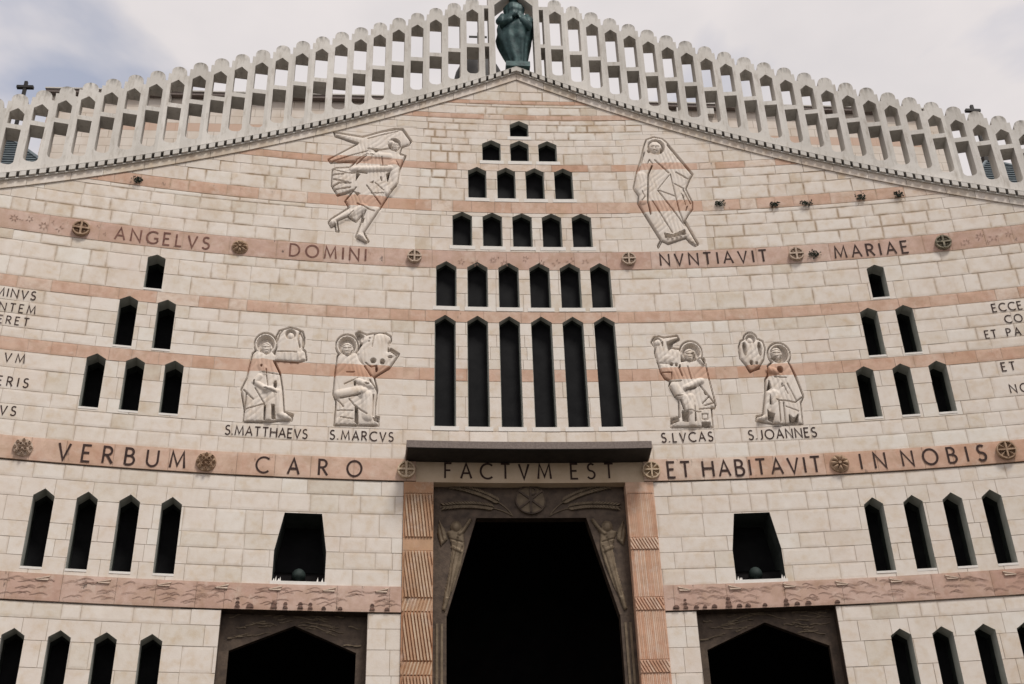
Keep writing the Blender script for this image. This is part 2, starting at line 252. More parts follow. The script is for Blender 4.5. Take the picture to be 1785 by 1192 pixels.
# outlines and tool marks of the six sunk reliefs, in centimetres from each panel's lower corner
RELIEF_DATA = {
'matthew': (-6.346,11.828,1.381,2.483,[
  ('sil',[(17,172),(24,181),(59,184),(70,171),(68,154),(82,125),(90,85),(97,30),(117,24),(115,10),(88,8),(72,4),(11,0),(11,30),(0,79),(10,109),(13,139)]),
  ('silc',44,199,25.0,29.5),
  ('sil',[(66,221),(72,237),(81,241),(96,248),(112,244),(125,238),(130,223),(130,206),(128,191),(134,187),(138,165),(118,157),(94,158),(66,158),(67,179),(69,193)]),
  ('holee',44,199,20.5,24.2,8),
  ('dome',47,189,13.3,16.8,10),
  ('dome',48,181,7.8,11.2,10.5),
  ('groove',[(39,189),(45,189)],1.0,4),
  ('groove',[(49,189),(55,191)],1.0,4),
  ('groove',[(36,194),(46,198),(57,195)],1.0,3),
  ('groove',[(44,181),(51,181)],0.8,3),
  ('groove',[(37,184),(42,175),(48,171),(54,176),(57,186)],1.0,3),
  ('ridge',[(58,203),(63,205)],1.3,2.5),
  ('ridge',[(56,209),(60,212)],1.3,2.5),
  ('ridge',[(52,213),(55,218)],1.3,2.5),
  ('ridge',[(48,216),(49,222)],1.3,2.5),
  ('ridge',[(43,217),(42,223)],1.3,2.5),
  ('ridge',[(37,215),(35,221)],1.3,2.5),
  ('ridge',[(33,212),(30,216)],1.3,2.5),
  ('ridge',[(30,207),(26,209)],1.3,2.5),
  ('ridge',[(29,201),(24,202)],1.3,2.5),
  ('holee',98,229,12.4,14.7,6),
  ('dome',99,224,8.6,11.3,8),
  ('groove',[(70,210),(73,227),(79,236)],2.3,6),
  ('groove',[(127,198),(127,220),(119,238)],2.3,7),
  ('groove',[(118,236),(116,216),(121,197)],2.6,6),
  ('groove',[(72,182),(114,183)],1.5,7),
  ('ridge',[(76,177),(76,160)],2.6,2),
  ('ridge',[(90,178),(92,159)],2.6,2),
  ('ridge',[(104,179),(106,159)],2.6,2),
  ('ridge',[(119,180),(121,162)],2.6,2),
  ('groove',[(42,125),(80,123)],1.5,6),
  ('groove',[(65,157),(82,125)],1.8,6),
  ('holee',39,141,2.1,3.8,6),
  ('groove',[(50,134),(52,123)],1.5,5),
  ('ridge',[(44,166),(39,144),(47,128)],7.6,3),
  ('ridge',[(38,114),(28,99),(50,85),(71,82)],5.0,5),
  ('holee',73,96,3.9,10.2,9),
  ('holee',26,98,2.1,6.9,6),
  ('ridge',[(55,83),(67,79),(66,47),(65,10)],6.9,6),
  ('ridge',[(81,77),(89,25),(105,15)],6.4,5),
  ('hole',[(68,44),(75,46),(80,11),(70,9)],9),
  ('hole',[(52,43),(57,43),(58,7),(53,7)],7),
  ('groove',[(6,78),(28,56)],2.0,5),
  ('groove',[(12,69),(12,27)],2.0,6),
  ('groove',[(30,84),(53,46)],1.7,4),
  ('groove',[(13,31),(53,46)],1.5,4),
  ('groove',[(50,83),(77,74)],1.2,3),
  ('groove',[(52,118),(57,91)],1.8,4),
  ('hole',[(101,28),(117,25),(115,17),(107,19)],9),
]),
'marcus': (-4.332,11.863,1.458,2.445,[
  ('sil',[(5,175),(12,185),(48,188),(57,166),(73,150),(91,123),(99,92),(96,53),(96,25),(105,23),(105,3),(6,0),(8,59),(0,78),(2,130)]),
  ('silc',26,204,25.6,30.0),
  ('sil',[(44,238),(52,244),(70,236),(82,240),(114,242),(126,234),(127,223),(121,214),(120,194),(127,201),(146,188),(124,149),(88,123),(76,131),(58,166),(48,185),(59,211)]),
  ('holee',26,204,21.0,24.6,8),
  ('dome',27,196,14.2,17.7,10),
  ('dome',27,187,8.3,11.8,10.5),
  ('groove',[(18,196),(25,195)],1.0,4),
  ('groove',[(29,196),(35,197)],1.0,4),
  ('groove',[(15,201),(26,205),(38,202)],1.0,3),
  ('groove',[(24,187),(31,187)],0.8,3),
  ('groove',[(16,191),(21,181),(28,176),(34,182),(38,192)],1.0,3),
  ('ridge',[(41,208),(46,209)],1.3,2.5),
  ('ridge',[(39,214),(44,217)],1.3,2.5),
  ('ridge',[(36,218),(39,223)],1.3,2.5),
  ('ridge',[(31,221),(33,227)],1.3,2.5),
  ('ridge',[(26,222),(25,228)],1.3,2.5),
  ('ridge',[(21,220),(19,226)],1.3,2.5),
  ('ridge',[(16,217),(13,221)],1.3,2.5),
  ('ridge',[(13,212),(8,215)],1.3,2.5),
  ('ridge',[(11,206),(6,207)],1.3,2.5),
  ('hole',[(46,236),(53,242),(65,231),(61,216),(51,225)],7),
  ('dome',73,220,17.0,17.1,4),
  ('dome',102,219,21.9,25.7,5),
  ('groove',[(88,238),(85,221),(83,204)],1.6,5),
  ('holee',77,227,1.7,2.0,5),
  ('holee',76,218,1.7,2.0,5),
  ('holee',58,209,2.9,4.5,7),
  ('hole',[(126,199),(143,187),(139,182),(123,194)],8),
  ('holee',108,165,6.0,7.8,8),
  ('holee',87,167,6.7,7.3,9),
  ('holee',95,145,3.1,7.7,8),
  ('holee',125,179,5.8,3.6,7),
  ('groove',[(124,152),(91,124)],1.6,4),
  ('groove',[(70,161),(83,150),(95,154)],1.8,5),
  ('dome',64,180,16.9,21.0,6),
  ('groove',[(17,67),(61,78)],1.8,8),
  ('ridge',[(14,77),(63,89)],8.0,5),
  ('ridge',[(51,113),(87,100)],5.6,5),
  ('holee',75,106,5.7,3.0,7),
  ('groove',[(24,103),(53,120)],1.5,4),
  ('groove',[(81,117),(98,91)],2.3,8),
  ('holee',48,105,2.4,6.0,6),
  ('ridge',[(68,81),(77,74),(80,26)],10.1,6),
  ('hole',[(50,48),(57,46),(60,2),(50,9)],10),
  ('groove',[(48,51),(77,28)],1.5,6),
  ('hole',[(90,22),(104,23),(104,10),(94,13)],10),
  ('groove',[(90,79),(90,26)],2.5,5),
  ('groove',[(8,65),(25,46)],1.5,4),
  ('groove',[(11,36),(46,37)],1.2,3),
  ('groove',[(19,20),(47,16)],1.2,3),
  ('groove',[(36,66),(48,51)],1.5,4),
  ('groove',[(28,134),(45,135)],1.3,4),
  ('groove',[(68,152),(83,128)],1.8,5),
]),
'lucas': (3.037,11.857,1.333,2.424,[
  ('silc',91,196,26.2,30.4),
  ('sil',[(66,173),(111,177),(122,162),(125,125),(133,59),(130,48),(122,48),(121,0),(26,3),(28,24),(47,27),(50,73),(42,81),(31,109),(36,120),(23,129),(15,146),(11,171),(36,168)]),
  ('sil',[(0,226),(8,240),(20,242),(30,238),(63,242),(67,231),(50,222),(47,209),(65,205),(68,192),(65,158),(11,169),(6,197),(9,211)]),
  ('holee',91,196,21.5,24.9,8),
  ('dome',87,190,14.0,17.3,10),
  ('dome',86,181,8.3,11.5,10.5),
  ('groove',[(79,191),(85,189)],1.1,4),
  ('groove',[(89,189),(95,190)],1.1,4),
  ('groove',[(76,195),(88,199),(99,195)],1.1,3),
  ('groove',[(83,181),(89,181)],0.8,3),
  ('groove',[(76,185),(79,176),(85,170),(92,175),(97,185)],1.1,3),
  ('ridge',[(106,199),(112,199)],1.3,2.5),
  ('ridge',[(105,205),(110,207)],1.3,2.5),
  ('ridge',[(102,210),(106,214)],1.3,2.5),
  ('ridge',[(98,213),(100,219)],1.3,2.5),
  ('ridge',[(93,214),(93,220)],1.3,2.5),
  ('ridge',[(87,213),(86,219)],1.3,2.5),
  ('ridge',[(82,210),(79,215)],1.3,2.5),
  ('ridge',[(78,206),(74,209)],1.3,2.5),
  ('ridge',[(75,200),(70,201)],1.3,2.5),
  ('ridge',[(98,194),(117,166)],5.3,8),
  ('holee',118,172,4.4,10.8,8),
  ('groove',[(71,178),(91,172)],2.1,7),
  ('holee',14,226,11.0,12.2,4),
  ('dome',16,225,9.0,10.4,7),
  ('dome',35,182,27.7,17.7,8),
  ('hole',[(35,225),(64,236),(65,232),(49,222),(46,208),(38,200)],9),
  ('holee',42,165,3.9,5.1,9),
  ('holee',53,163,3.2,5.1,9),
  ('holee',61,159,2.2,4.5,9),
  ('holee',26,220,2.2,6.9,6),
  ('groove',[(15,144),(40,143)],1.6,7),
  ('groove',[(40,143),(39,126)],1.6,5),
  ('groove',[(36,120),(60,120)],1.8,8),
  ('ridge',[(40,109),(52,86)],8.8,4),
  ('groove',[(44,82),(59,81)],1.6,7),
  ('groove',[(58,156),(64,133)],1.8,6),
  ('groove',[(79,158),(84,124)],1.6,4),
  ('ridge',[(105,118),(71,101)],6.3,7),
  ('hole',[(70,99),(93,104),(93,99),(65,91)],7),
  ('groove',[(101,107),(133,56)],2.1,6),
  ('hole',[(108,95),(120,78),(110,82)],8),
  ('ridge',[(61,75),(70,42)],7.7,5),
  ('ridge',[(77,77),(76,7)],6.7,6),
  ('hole',[(53,41),(70,39),(68,13),(53,16)],10),
  ('hole',[(86,69),(85,15),(80,13)],8),
  ('hole',[(28,24),(45,24),(46,16),(28,10)],9),
  ('hole',[(52,73),(56,72),(63,45),(58,45)],7),
  ('groove',[(103,60),(120,78)],1.8,6),
  ('groove',[(107,54),(128,61)],1.8,6),
  ('groove',[(94,45),(127,48)],1.5,5),
  ('groove',[(55,43),(96,38)],1.3,4),
  ('hole',[(96,13),(115,12),(116,1),(95,2)],9),
  ('groove',[(99,33),(112,33),(110,19),(98,20),(99,33)],1.0,4),
]),
'joannes': (5.074,11.841,1.315,2.446,[
  ('silc',91,183,26.1,30.4),
  ('silc',30,227,15.8,17.9),
  ('sil',[(0,206),(6,223),(17,229),(44,228),(58,220),(61,200),(54,172),(41,152),(18,139),(10,160),(0,177)]),
  ('sil',[(75,165),(109,163),(122,120),(131,69),(122,54),(119,0),(57,2),(48,5),(16,12),(18,24),(33,27),(46,85),(50,118),(57,126),(61,154)]),
  ('holee',91,183,21.4,24.9,8),
  ('dome',85,185,13.8,17.2,10),
  ('dome',84,176,8.2,11.5,10.5),
  ('groove',[(77,186),(83,184)],1.1,4),
  ('groove',[(87,184),(93,185)],1.1,4),
  ('groove',[(74,191),(86,194),(97,189)],1.1,3),
  ('groove',[(80,176),(87,176)],0.8,3),
  ('groove',[(74,181),(76,171),(82,166),(90,170),(95,179)],1.1,3),
  ('ridge',[(107,185),(112,186)],1.3,2.5),
  ('ridge',[(106,191),(111,194)],1.3,2.5),
  ('ridge',[(103,196),(107,201)],1.3,2.5),
  ('ridge',[(99,200),(101,205)],1.3,2.5),
  ('ridge',[(93,201),(94,207)],1.3,2.5),
  ('ridge',[(88,201),(87,206)],1.3,2.5),
  ('ridge',[(83,198),(80,202)],1.3,2.5),
  ('ridge',[(79,193),(74,196)],1.3,2.5),
  ('ridge',[(76,187),(71,188)],1.3,2.5),
  ('holee',77,172,6.8,3.9,8),
  ('holee',30,227,11.9,13.3,5),
  ('dome',28,222,7.9,10.4,7),
  ('holee',13,201,4.9,18.9,8),
  ('holee',48,199,4.9,18.9,8),
  ('dome',28,193,11.3,25.1,8),
  ('holee',24,163,3.9,6.8,7),
  ('holee',36,162,3.4,3.9,7),
  ('groove',[(14,148),(20,142),(41,148)],1.8,6),
  ('ridge',[(62,143),(76,136)],6.3,6),
  ('holee',87,141,7.3,9.5,9),
  ('groove',[(72,123),(98,119)],1.6,6),
  ('hole',[(58,117),(61,95),(48,85)],10),
  ('hole',[(55,79),(57,49),(51,52)],9),
  ('ridge',[(49,80),(37,23),(22,16)],6.1,6),
  ('ridge',[(65,79),(62,6)],8.2,6),
  ('hole',[(43,38),(59,25),(53,6),(42,12)],10),
  ('groove',[(68,62),(94,59)],1.5,7),
  ('groove',[(73,59),(70,8)],2.0,7),
  ('groove',[(83,56),(80,3)],2.0,5),
  ('groove',[(94,59),(108,54),(126,67)],1.8,6),
  ('groove',[(114,148),(130,71)],2.3,7),
  ('hole',[(90,26),(97,17),(103,16),(112,26),(110,2),(89,3)],10),
  ('groove',[(98,104),(113,57)],1.5,3),
  ('groove',[(90,99),(96,77)],1.5,3),
  ('groove',[(86,104),(86,97)],2.1,5),
  ('groove',[(87,45),(114,32)],1.3,3),
  ('hole',[(18,24),(32,26),(31,22),(20,19)],8),
]),
'angel': (-4.773,16.821,2.081,3.656,[
  ('sil',[(10,339),(83,330),(129,352),(164,365),(186,366),(208,328),(203,314),(184,304),(179,283),(195,277),(193,270),(180,231),(176,187),(150,139),(131,98),(97,28),(110,4),(103,0),(78,15),(90,62),(92,85),(77,61),(56,74),(31,58),(37,28),(30,29),(27,48),(19,39),(10,53),(16,64),(58,102),(48,122),(64,151),(29,137),(12,167),(12,217),(21,223),(55,228),(70,249),(7,238),(0,248),(71,305),(13,327)]),
  ('groove',[(12,338),(83,331),(129,351),(167,362),(186,362),(207,327)],4.0,10),
  ('groove',[(97,324),(129,338),(172,354)],1.9,4),
  ('groove',[(14,325),(73,308),(1,249)],1.8,5),
  ('groove',[(7,240),(56,265),(98,283)],1.8,5),
  ('holee',165,309,16.4,21.2,8),
  ('dome',168,305,11.4,15.6,10),
  ('dome',169,298,6.7,10.4,10.5),
  ('groove',[(162,306),(167,305)],1.2,4),
  ('groove',[(170,305),(175,307)],1.2,4),
  ('groove',[(159,310),(168,314),(177,311)],1.2,3),
  ('groove',[(166,298),(171,298)],0.9,3),
  ('groove',[(160,301),(163,292),(169,288),(174,293),(177,302)],1.2,3),
  ('ridge',[(177,312),(181,313)],1.5,2.5),
  ('ridge',[(175,317),(179,320)],1.6,2.5),
  ('ridge',[(172,321),(175,325)],1.6,2.5),
  ('ridge',[(169,324),(170,328)],1.6,2.5),
  ('ridge',[(165,324),(165,329)],1.6,2.5),
  ('ridge',[(161,323),(159,328)],1.6,2.5),
  ('ridge',[(157,320),(154,324)],1.6,2.5),
  ('ridge',[(154,316),(151,318)],1.5,2.5),
  ('ridge',[(153,310),(149,311)],1.5,2.5),
  ('dome',155,317,13.0,9.8,8),
  ('groove',[(99,291),(130,289),(155,296)],2.8,7),
  ('hole',[(109,290),(130,290),(118,278)],9),
  ('groove',[(14,200),(40,204)],2.4,8),
  ('groove',[(17,186),(59,177)],2.4,8),
  ('groove',[(15,163),(31,175),(57,177)],2.4,8),
  ('groove',[(20,153),(58,164)],2.4,7),
  ('groove',[(28,138),(66,157)],2.3,7),
  ('groove',[(13,217),(48,208),(69,209)],2.1,6),
  ('groove',[(70,253),(96,272),(112,270)],2.1,5),
  ('ridge',[(89,258),(110,270),(152,270)],7.3,4),
  ('ridge',[(63,222),(108,225),(153,231)],7.2,6),
  ('groove',[(74,214),(98,211)],2.4,8),
  ('hole',[(72,212),(82,206),(70,181)],9),
  ('hole',[(146,212),(157,221),(151,184)],9),
  ('groove',[(132,238),(148,239)],2.4,6),
  ('groove',[(134,265),(137,241)],1.8,4),
  ('groove',[(99,173),(135,118)],1.8,6),
  ('groove',[(133,202),(136,191)],2.1,6),
  ('groove',[(120,183),(142,161)],1.5,4),
  ('groove',[(111,149),(142,153)],1.5,4),
  ('hole',[(106,182),(116,189),(115,180)],6),
  ('ridge',[(94,105),(24,54)],7.6,4),
  ('groove',[(78,115),(99,104),(120,94)],2.0,8),
  ('ridge',[(125,97),(92,24)],8.8,4),
  ('hole',[(90,66),(98,74),(94,57)],9),
  ('ridge',[(84,19),(105,5)],4.6,3),
  ('ridge',[(166,244),(173,187),(155,155)],9.1,5),
  ('groove',[(160,163),(172,177)],2.1,7),
  ('groove',[(181,279),(193,277),(181,234)],1.8,7),
  ('hole',[(169,263),(181,238),(175,244)],8),
  ('hole',[(66,153),(85,147),(77,139)],9),
  ('groove',[(47,121),(73,165)],2.0,7),
  ('groove',[(71,239),(94,265)],2.4,6),
  ('groove',[(69,90),(56,74)],1.5,4),
  ('groove',[(99,95),(91,66)],1.7,5),
]),
'mary': (2.979,16.823,1.557,3.519,[
  ('sil',[(39,325),(46,344),(66,352),(88,346),(98,334),(156,226),(146,209),(133,179),(146,135),(144,115),(132,99),(119,77),(147,7),(139,1),(126,13),(118,28),(73,10),(58,20),(47,0),(46,6),(55,21),(21,103),(8,136),(11,160),(0,185),(12,235),(26,276)]),
  ('holee',69,317,23.1,26.3,7),
  ('dome',67,316,17.6,22.0,11),
  ('dome',65,308,11.0,15.5,11),
  ('groove',[(57,317),(64,316)],1.3,5),
  ('groove',[(69,315),(76,317)],1.3,5),
  ('groove',[(61,304),(69,303)],0.9,4),
  ('groove',[(67,315),(67,308)],0.9,2),
  ('holee',68,337,5.5,3.2,9),
  ('holee',49,303,3.9,6.3,10),
  ('holee',82,305,3.8,6.3,10),
  ('groove',[(53,254),(41,227),(33,142),(37,102)],2.5,10),
  ('groove',[(62,273),(94,230)],2.2,5),
  ('dome',69,247,10.4,8.3,5),
  ('groove',[(101,323),(153,228)],4.4,8),
  ('groove',[(94,222),(62,179)],1.5,3),
  ('groove',[(61,175),(93,114),(118,64)],1.8,6),
  ('groove',[(45,142),(86,42)],1.8,5),
  ('groove',[(98,225),(109,110),(120,63)],2.1,4),
  ('groove',[(113,231),(140,210)],2.2,6),
  ('groove',[(64,175),(103,155)],1.8,6),
  ('hole',[(119,168),(125,156),(129,114),(125,136)],9),
  ('groove',[(126,176),(140,131)],2.1,7),
  ('hole',[(65,43),(86,36),(118,52),(120,36),(74,25),(66,27)],6),
  ('ridge',[(73,39),(73,26)],2.3,4),
  ('ridge',[(83,36),(84,26)],2.3,4),
  ('ridge',[(94,40),(96,29)],2.3,4),
  ('ridge',[(105,45),(106,32)],2.3,4),
  ('groove',[(72,12),(116,26)],2.0,6),
  ('groove',[(116,28),(140,3)],1.7,5),
  ('groove',[(106,194),(127,179)],1.8,5),
  ('ridge',[(23,224),(15,173),(19,143)],9.2,4),
  ('groove',[(122,76),(145,9)],4.4,7),
  ('groove',[(37,300),(18,241)],2.8,6),
  ('groove',[(55,261),(48,275),(42,262)],1.9,4),
  ('groove',[(21,173),(27,156),(18,143)],1.5,4),
  ('groove',[(131,122),(126,109)],1.8,5),
  ('groove',[(24,101),(56,24)],2.4,5),
]),
}

# ------------------------------------------------------------------ ground
g = MB(); g.poly([(-400,-400,0),(400,-400,0),(400,400,0),(-400,400,0)]); go = g.build('ground', M_PAVE); go['kind'] = 'structure'

# ------------------------------------------------------------------ lay-out of the front (metres; z over the eye)
CX = 0.10                                              # axis of the upper storeys
def Zc(s): d = abs(s-CX); return 22.75-0.463*d+0.0038*d*d   # top of the raking cornice
RAKE = 0.39                                            # cornice plus raking course
windows = []                                           # (centre s, half width, z bottom, z shoulder, z apex)
def row(cs, hw, zb, zs, za): windows.extend((c, hw, zb, zs, za) for c in cs)
row([0.12], .245, 20.39, 20.80, 20.93)
row([-.62, .11, .84], .24, 19.57, 20.13, 20.26)
row([-1.0, -.26, .475, 1.21], .235, 18.36, 19.22, 19.355)
row([-1.39, -.64, .105, .845, 1.595], .245, 16.88, 17.785, 17.915)
row([-1.785, -1.03, -.275, .48, 1.225, 1.965], .248, 15.11, 16.25, 16.41)
row([-1.81, -1.045, -.29, .47, 1.22, 1.97], .248, 11.93, 14.70, 14.87)
N_CENTRAL = len(windows)
row([-8.54, 8.60], .20, 15.06, 15.90, 16.0)
row([-9.0, -8.17, 8.23, 9.05], .20, 13.50, 14.69, 14.80)
row([-9.48, -8.66, -7.83, 7.86, 8.69, 9.50], .20, 11.92, 13.12, 13.24)
row([-10.03, -9.19, -8.355, -7.515, 7.48, 8.32, 9.15, 9.97], .205, 8.33, 9.84, 10.0)
row([-10.95, -10.12, -9.28, -8.43, -7.575, 7.52, 8.355, 9.195, 10.03, 10.86], .207, 4.9, 6.96, 7.10)
def wpoly(w): c, h, b, s, a = w; return [(c-h, b), (c+h, b), (c+h, s), (c, a), (c-h, s)]
SQW = [[(-5.36, 8.27), (-4.29, 8.27), (-4.29, 8.92), (-4.42, 9.77), (-5.20, 9.77), (-5.36, 8.92)],
       [(4.33, 8.27), (5.37, 8.27), (5.37, 8.94), (5.23, 9.77), (4.46, 9.77), (4.33, 8.94)]]
def rect(s0, s1, z0, z1): return [(s0, z0), (s1, z0), (s1, z1), (s0, z1)]
PORTAL = (-2.71, 2.77); SIDES = [(-6.31, -3.38), (3.41, 6.31)]
holes = [wpoly(w) for w in windows]+SQW
holes += [rect(PORTAL[0], PORTAL[1], -3, 10.565), rect(-2.45, 2.58, 10.5, 11.10)]+[rect(a, b, -3, 7.65) for a, b in SIDES]
PANELS = {}
for k, v in RELIEF_DATA.items():
    s0, z0, w, h = v[:4]
    if k in ('angel', 'mary'): PANELS[k] = (s0-.14, s0+w+.14, 16.725, z0+h+.12)
    else: PANELS[k] = (s0-.10, s0+w+.10, 11.83, 14.345)
    holes.append(rect(*PANELS[k]))

# ------------------------------------------------------------------ the stone front
front = thing('church_front', 'pale limestone church front with pink stone bands and rows of pointed windows', 'church front')
joint = MB()
def clip_rake(p):                                      # cut off what rises above the raking course
    s0, s1 = min(q[0] for q in p), max(q[0] for q in p)
    if max(q[1] for q in p) < min(Zc(s0), Zc(s1))-RAKE: return p
    for a, b in ((s0, s1),) if (s0-CX)*(s1-CX) >= 0 else ((s0, CX), (CX, s1)):
        za, zb = Zc(a)-RAKE, Zc(b)-RAKE; k = (zb-za)/(b-a)
        p = clip(p, -k, 1, za-k*a)
        if len(p) < 3: return []
    return p
def near_holes(s0, s1, z0, z1):
    return [h for h in holes if min(q[0] for q in h) < s1 and max(q[0] for q in h) > s0 and min(q[1] for q in h) < z1 and max(q[1] for q in h) > z0]
def in_convex(p, h): return all((h[i][0]-h[i-1][0])*(p[1]-h[i-1][1])-(h[i][1]-h[i-1][1])*(p[0]-h[i-1][0]) > -1e-4 for i in range(len(h)))
def stone(s0, s1, z0, z1, proud=0.0, gap=0.006, rnd=None):
    """one dressed stone between two joints: chamfered face, four sides; cut where an opening crosses it"""
    cell = clip_rake([(s0, z0), (s1, z0), (s1, z1), (s0, z1)])
    if len(cell) < 3: return None, 0
    hs = near_holes(s0, s1, z0, z1)
    t = rnd if rnd is not None else min(1, max(0, random.gauss(.56, .2))); b = random.random()
    jp = [cell]
    for h in hs: jp = subtract(jp, h)
    for q in jp: joint.poly([P(x, z, 0.009) for x, z in q])
    if not jp: return None, 0
    m = MB(); o0 = -proud+random.uniform(-.003, .003)
    full = not hs and len(cell) == 4 and abs(area(cell)-(s1-s0)*(z1-z0)) < 1e-6
    if full:
        a0, a1, c0, c1 = s0+gap*.7, s1-gap*.7, z0+gap, z1-gap; e = min(.055, (c1-c0)*.3)
        tl = [random.uniform(-.002, .002) for _ in range(4)]
        O = [(a0, c0), (a1, c0), (a1, c1), (a0, c1)]; I = [(a0+e, c0+e), (a1-e, c0+e), (a1-e, c1-e), (a0+e, c1-e)]
        for x, z in O: m.pt(P(x, z, .03), (t, 1, b))
        for (x, z), q in zip(O, tl): m.pt(P(x, z, o0+.004+q), (t, 1, b))
        for (x, z), q in zip(I, tl): m.pt(P(x, z, o0+q), (t, 0, b))
        for k in range(4):
            j = (k+1) % 4; m.f += [(k, j, 4+j, 4+k), (4+k, 4+j, 8+j, 8+k)]
        m.f.append((8, 9, 10, 11))
    else:
        base = clip(clip(clip(clip(cell, -1, 0, -(s0+gap)), 1, 0, s1-gap), 0, -1, -(z0+gap)), 0, 1, z1-gap)
        if len(base) < 3: return None, 0
        ps = [base]
        for h in hs: ps = subtract(ps, h)
        for q in ps: m.poly([P(x, z, o0) for x, z in q], (t, .25, b))
        if not ps: return None, 0
        for k in range(len(base)):                     # sides in the joints, left out where an opening crosses them
            p, q = base[k-1], base[k]; nn = max(1, int(math.hypot(q[0]-p[0], q[1]-p[1])/.025)); run = None
            for i in range(nn+1):
                f = (i+.5)/nn; mid = (p[0]+(q[0]-p[0])*f, p[1]+(q[1]-p[1])*f)
                free = i < nn and not any(in_convex(mid, h) for h in hs)
                if free and run is None: run = i
                if not free and run is not None:
                    A, B = ((p[0]+(q[0]-p[0])*u/nn, p[1]+(q[1]-p[1])*u/nn) for u in (run, i)); run = None
                    m.poly([P(*A, o0), P(*B, o0), P(*B, .03), P(*A, .03)], (t, 1, b))
    return m, sum(area(q) for q in jp)*(1 if full or len(ps) == 1 else 0)
BANDS = [(7.65, 8.20, 'E'), (10.58, 11.10, 'D'), (13.10, 13.42, 'C'), (14.68, 14.99, 'B2'), (16.20, 16.725, 'B'), (17.91, 18.25, 'A'), (19.24, 19.46, 'S3'), (20.96, 21.13, 'S2'), (21.49, 21.62, 'S1')]
zs = [-1.6, -1.1, -.62, -.1, .42, .9, 1.4, 1.9, 2.36, 2.86, 3.36, 3.86, 4.36, 4.86, 5.36, 5.86, 6.36, 6.88, 7.31, 7.65, 8.20, 8.56, 8.93, 9.27, 9.80, 10.22, 10.58, 11.10, 11.47, 11.83, 12.17, 12.69, 13.10, 13.42, 13.68, 14.02, 14.345, 14.68, 14.99, 15.49, 15.93, 16.20,
      16.725, 17.10, 17.45, 17.79, 17.91, 18.25, 18.65, 18.97, 19.24, 19.46, 19.83, 20.08, 20.29, 20.55, 20.79, 20.96, 21.13, 21.4, 21.49, 21.62, 21.94, 22.4, 22.8]
SMAX = 15.6
blocks = []
for z0, z1 in zip(zs[:-1], zs[1:]):
    if any(abs(z0-b[0]) < .01 for b in BANDS): continue
    s = -SMAX-random.random()*.5
    while s < SMAX:
        h = z1-z0; w = random.choice((.36, .46, .54, .6, .66, .74, .86, .98)) if h > .2 else random.uniform(.6, 1.2)
        if z0 > 17.8: w *= .82
        m, ar = stone(s, s+w, z0, z1-(.022 if z1 in (7.65, 10.58) else 0))
        if m:
            vis = ar*(1 if abs(s+w/2) < 11.6 and z0 > 6.3 else 0)
            blocks.append((vis, m))
        s += w
blocks.sort(key=lambda q: -q[0])
for vis, m in blocks[:300]: m.build('stone_block', M_LIME, front)
rest = MB()
for vis, m in blocks[300:]:
    i = len(rest.v); rest.v += m.v; rest.a += m.a; rest.f += [tuple(i+k for k in f) for f in m.f]
ro = rest.build('masonry', M_LIME, front); ro['kind'] = 'stuff'
band_part = {}
joint_front = joint
for z0, z1, key in BANDS:
    joint = MB(); slabs = []
    pr = .028 if key in 'DE' else .004
    s = -SMAX-random.random()*.6
    while s < SMAX:
        w = random.uniform(.55, 1.25) if key in ('D', 'E', 'B') else random.uniform(.38, .95)
        t = random.gauss(.5, .16)
        if key in ('S2', 'A', 'S3') and random.random() < .22: t = 1.0
        if key in ('C', 'B2') and random.random() < .06: t = .95
        m, ar = stone(s, s+w, z0, z1, pr, .004, min(1, max(0, t)))
        if m: slabs.append(m)
        s += w
    bo = joint.build('stone_band', M_MORTAR, front); band_part[key] = bo
    for m in slabs: m.build('band_slab', M_ROSE if key in 'EB' else M_PINK, bo)
joint = joint_front
joint.build('mortar_joints', M_MORTAR, front)

# raking course under the cornice
def along(side, d0, d1): a, b = CX+side*d0, CX+side*d1; return (a, b) if side > 0 else (b, a)
for side in (-1, 1):
    d = 0.0
    while d < SMAX:
        w = random.uniform(.6, 1.0); a, b = along(side, d, d+w); g_ = .004
        m = MB(); t = random.gauss(.5, .2); aa = (min(1, max(0, t)), .4, random.random())
        a += g_; b -= g_
        m.prism([(a, Zc(a)-RAKE+.004), (b, Zc(b)-RAKE+.004), (b, Zc(b)-.155), (a, Zc(a)-.155)], -.03, .03, a=aa)
        m.build('raking_stone', M_LIME, front); d += w

# cornice with its row of dentils
fl = MB()
for side in (-1, 1):
    for k in range(40):
        a, b = along(side, k*.4, k*.4+.4)
        fl.prism([(a, Zc(a)-.158), (b, Zc(b)-.158), (b, Zc(b)-.004), (a, Zc(a)-.004)], .14, .40)
        fl.prism([(a, Zc(a)-.19), (b, Zc(b)-.19), (b, Zc(b)-.150), (a, Zc(a)-.150)], -.005, .14); fl.prism([(a, Zc(a)-.016), (b, Zc(b)-.016), (b, Zc(b)-.002), (a, Zc(a)-.002)], -.128, .14)
        fl.prism([(a, Zc(a)-.178), (b, Zc(b)-.178), (b, Zc(b)-.150), (a, Zc(a)-.150)], -.075, -.005)
fl.build('cornice', M_CONC, front)
for side in (-1, 1):
    me = {}
    for k in range(73):
        d = .07+k*.207; s = CX+side*d; sl_ = (Zc(s+.05)-Zc(s-.05))/.1
        key = round(sl_, 2)
        if key not in me:
            m = MB(); h = .070
            q = [(-h, -.147-h*key), (h, -.147+h*key), (h, -.006+h*key), (-h, -.006-h*key)]
            for y in (-.125, .139):
                for x, z in q: m.pt((x, y, z))
            m.f += [(0,1,2,3), (7,6,5,4)]+[(i, i+4, (i+1) % 4+4, (i+1) % 4) for i in range(4)]
            me[key] = m.mesh('dentil', M_CONC)
        o = link('dentil', me[key], front); o.location = P(s, Zc(s)); o.rotation_euler.z = -s/R

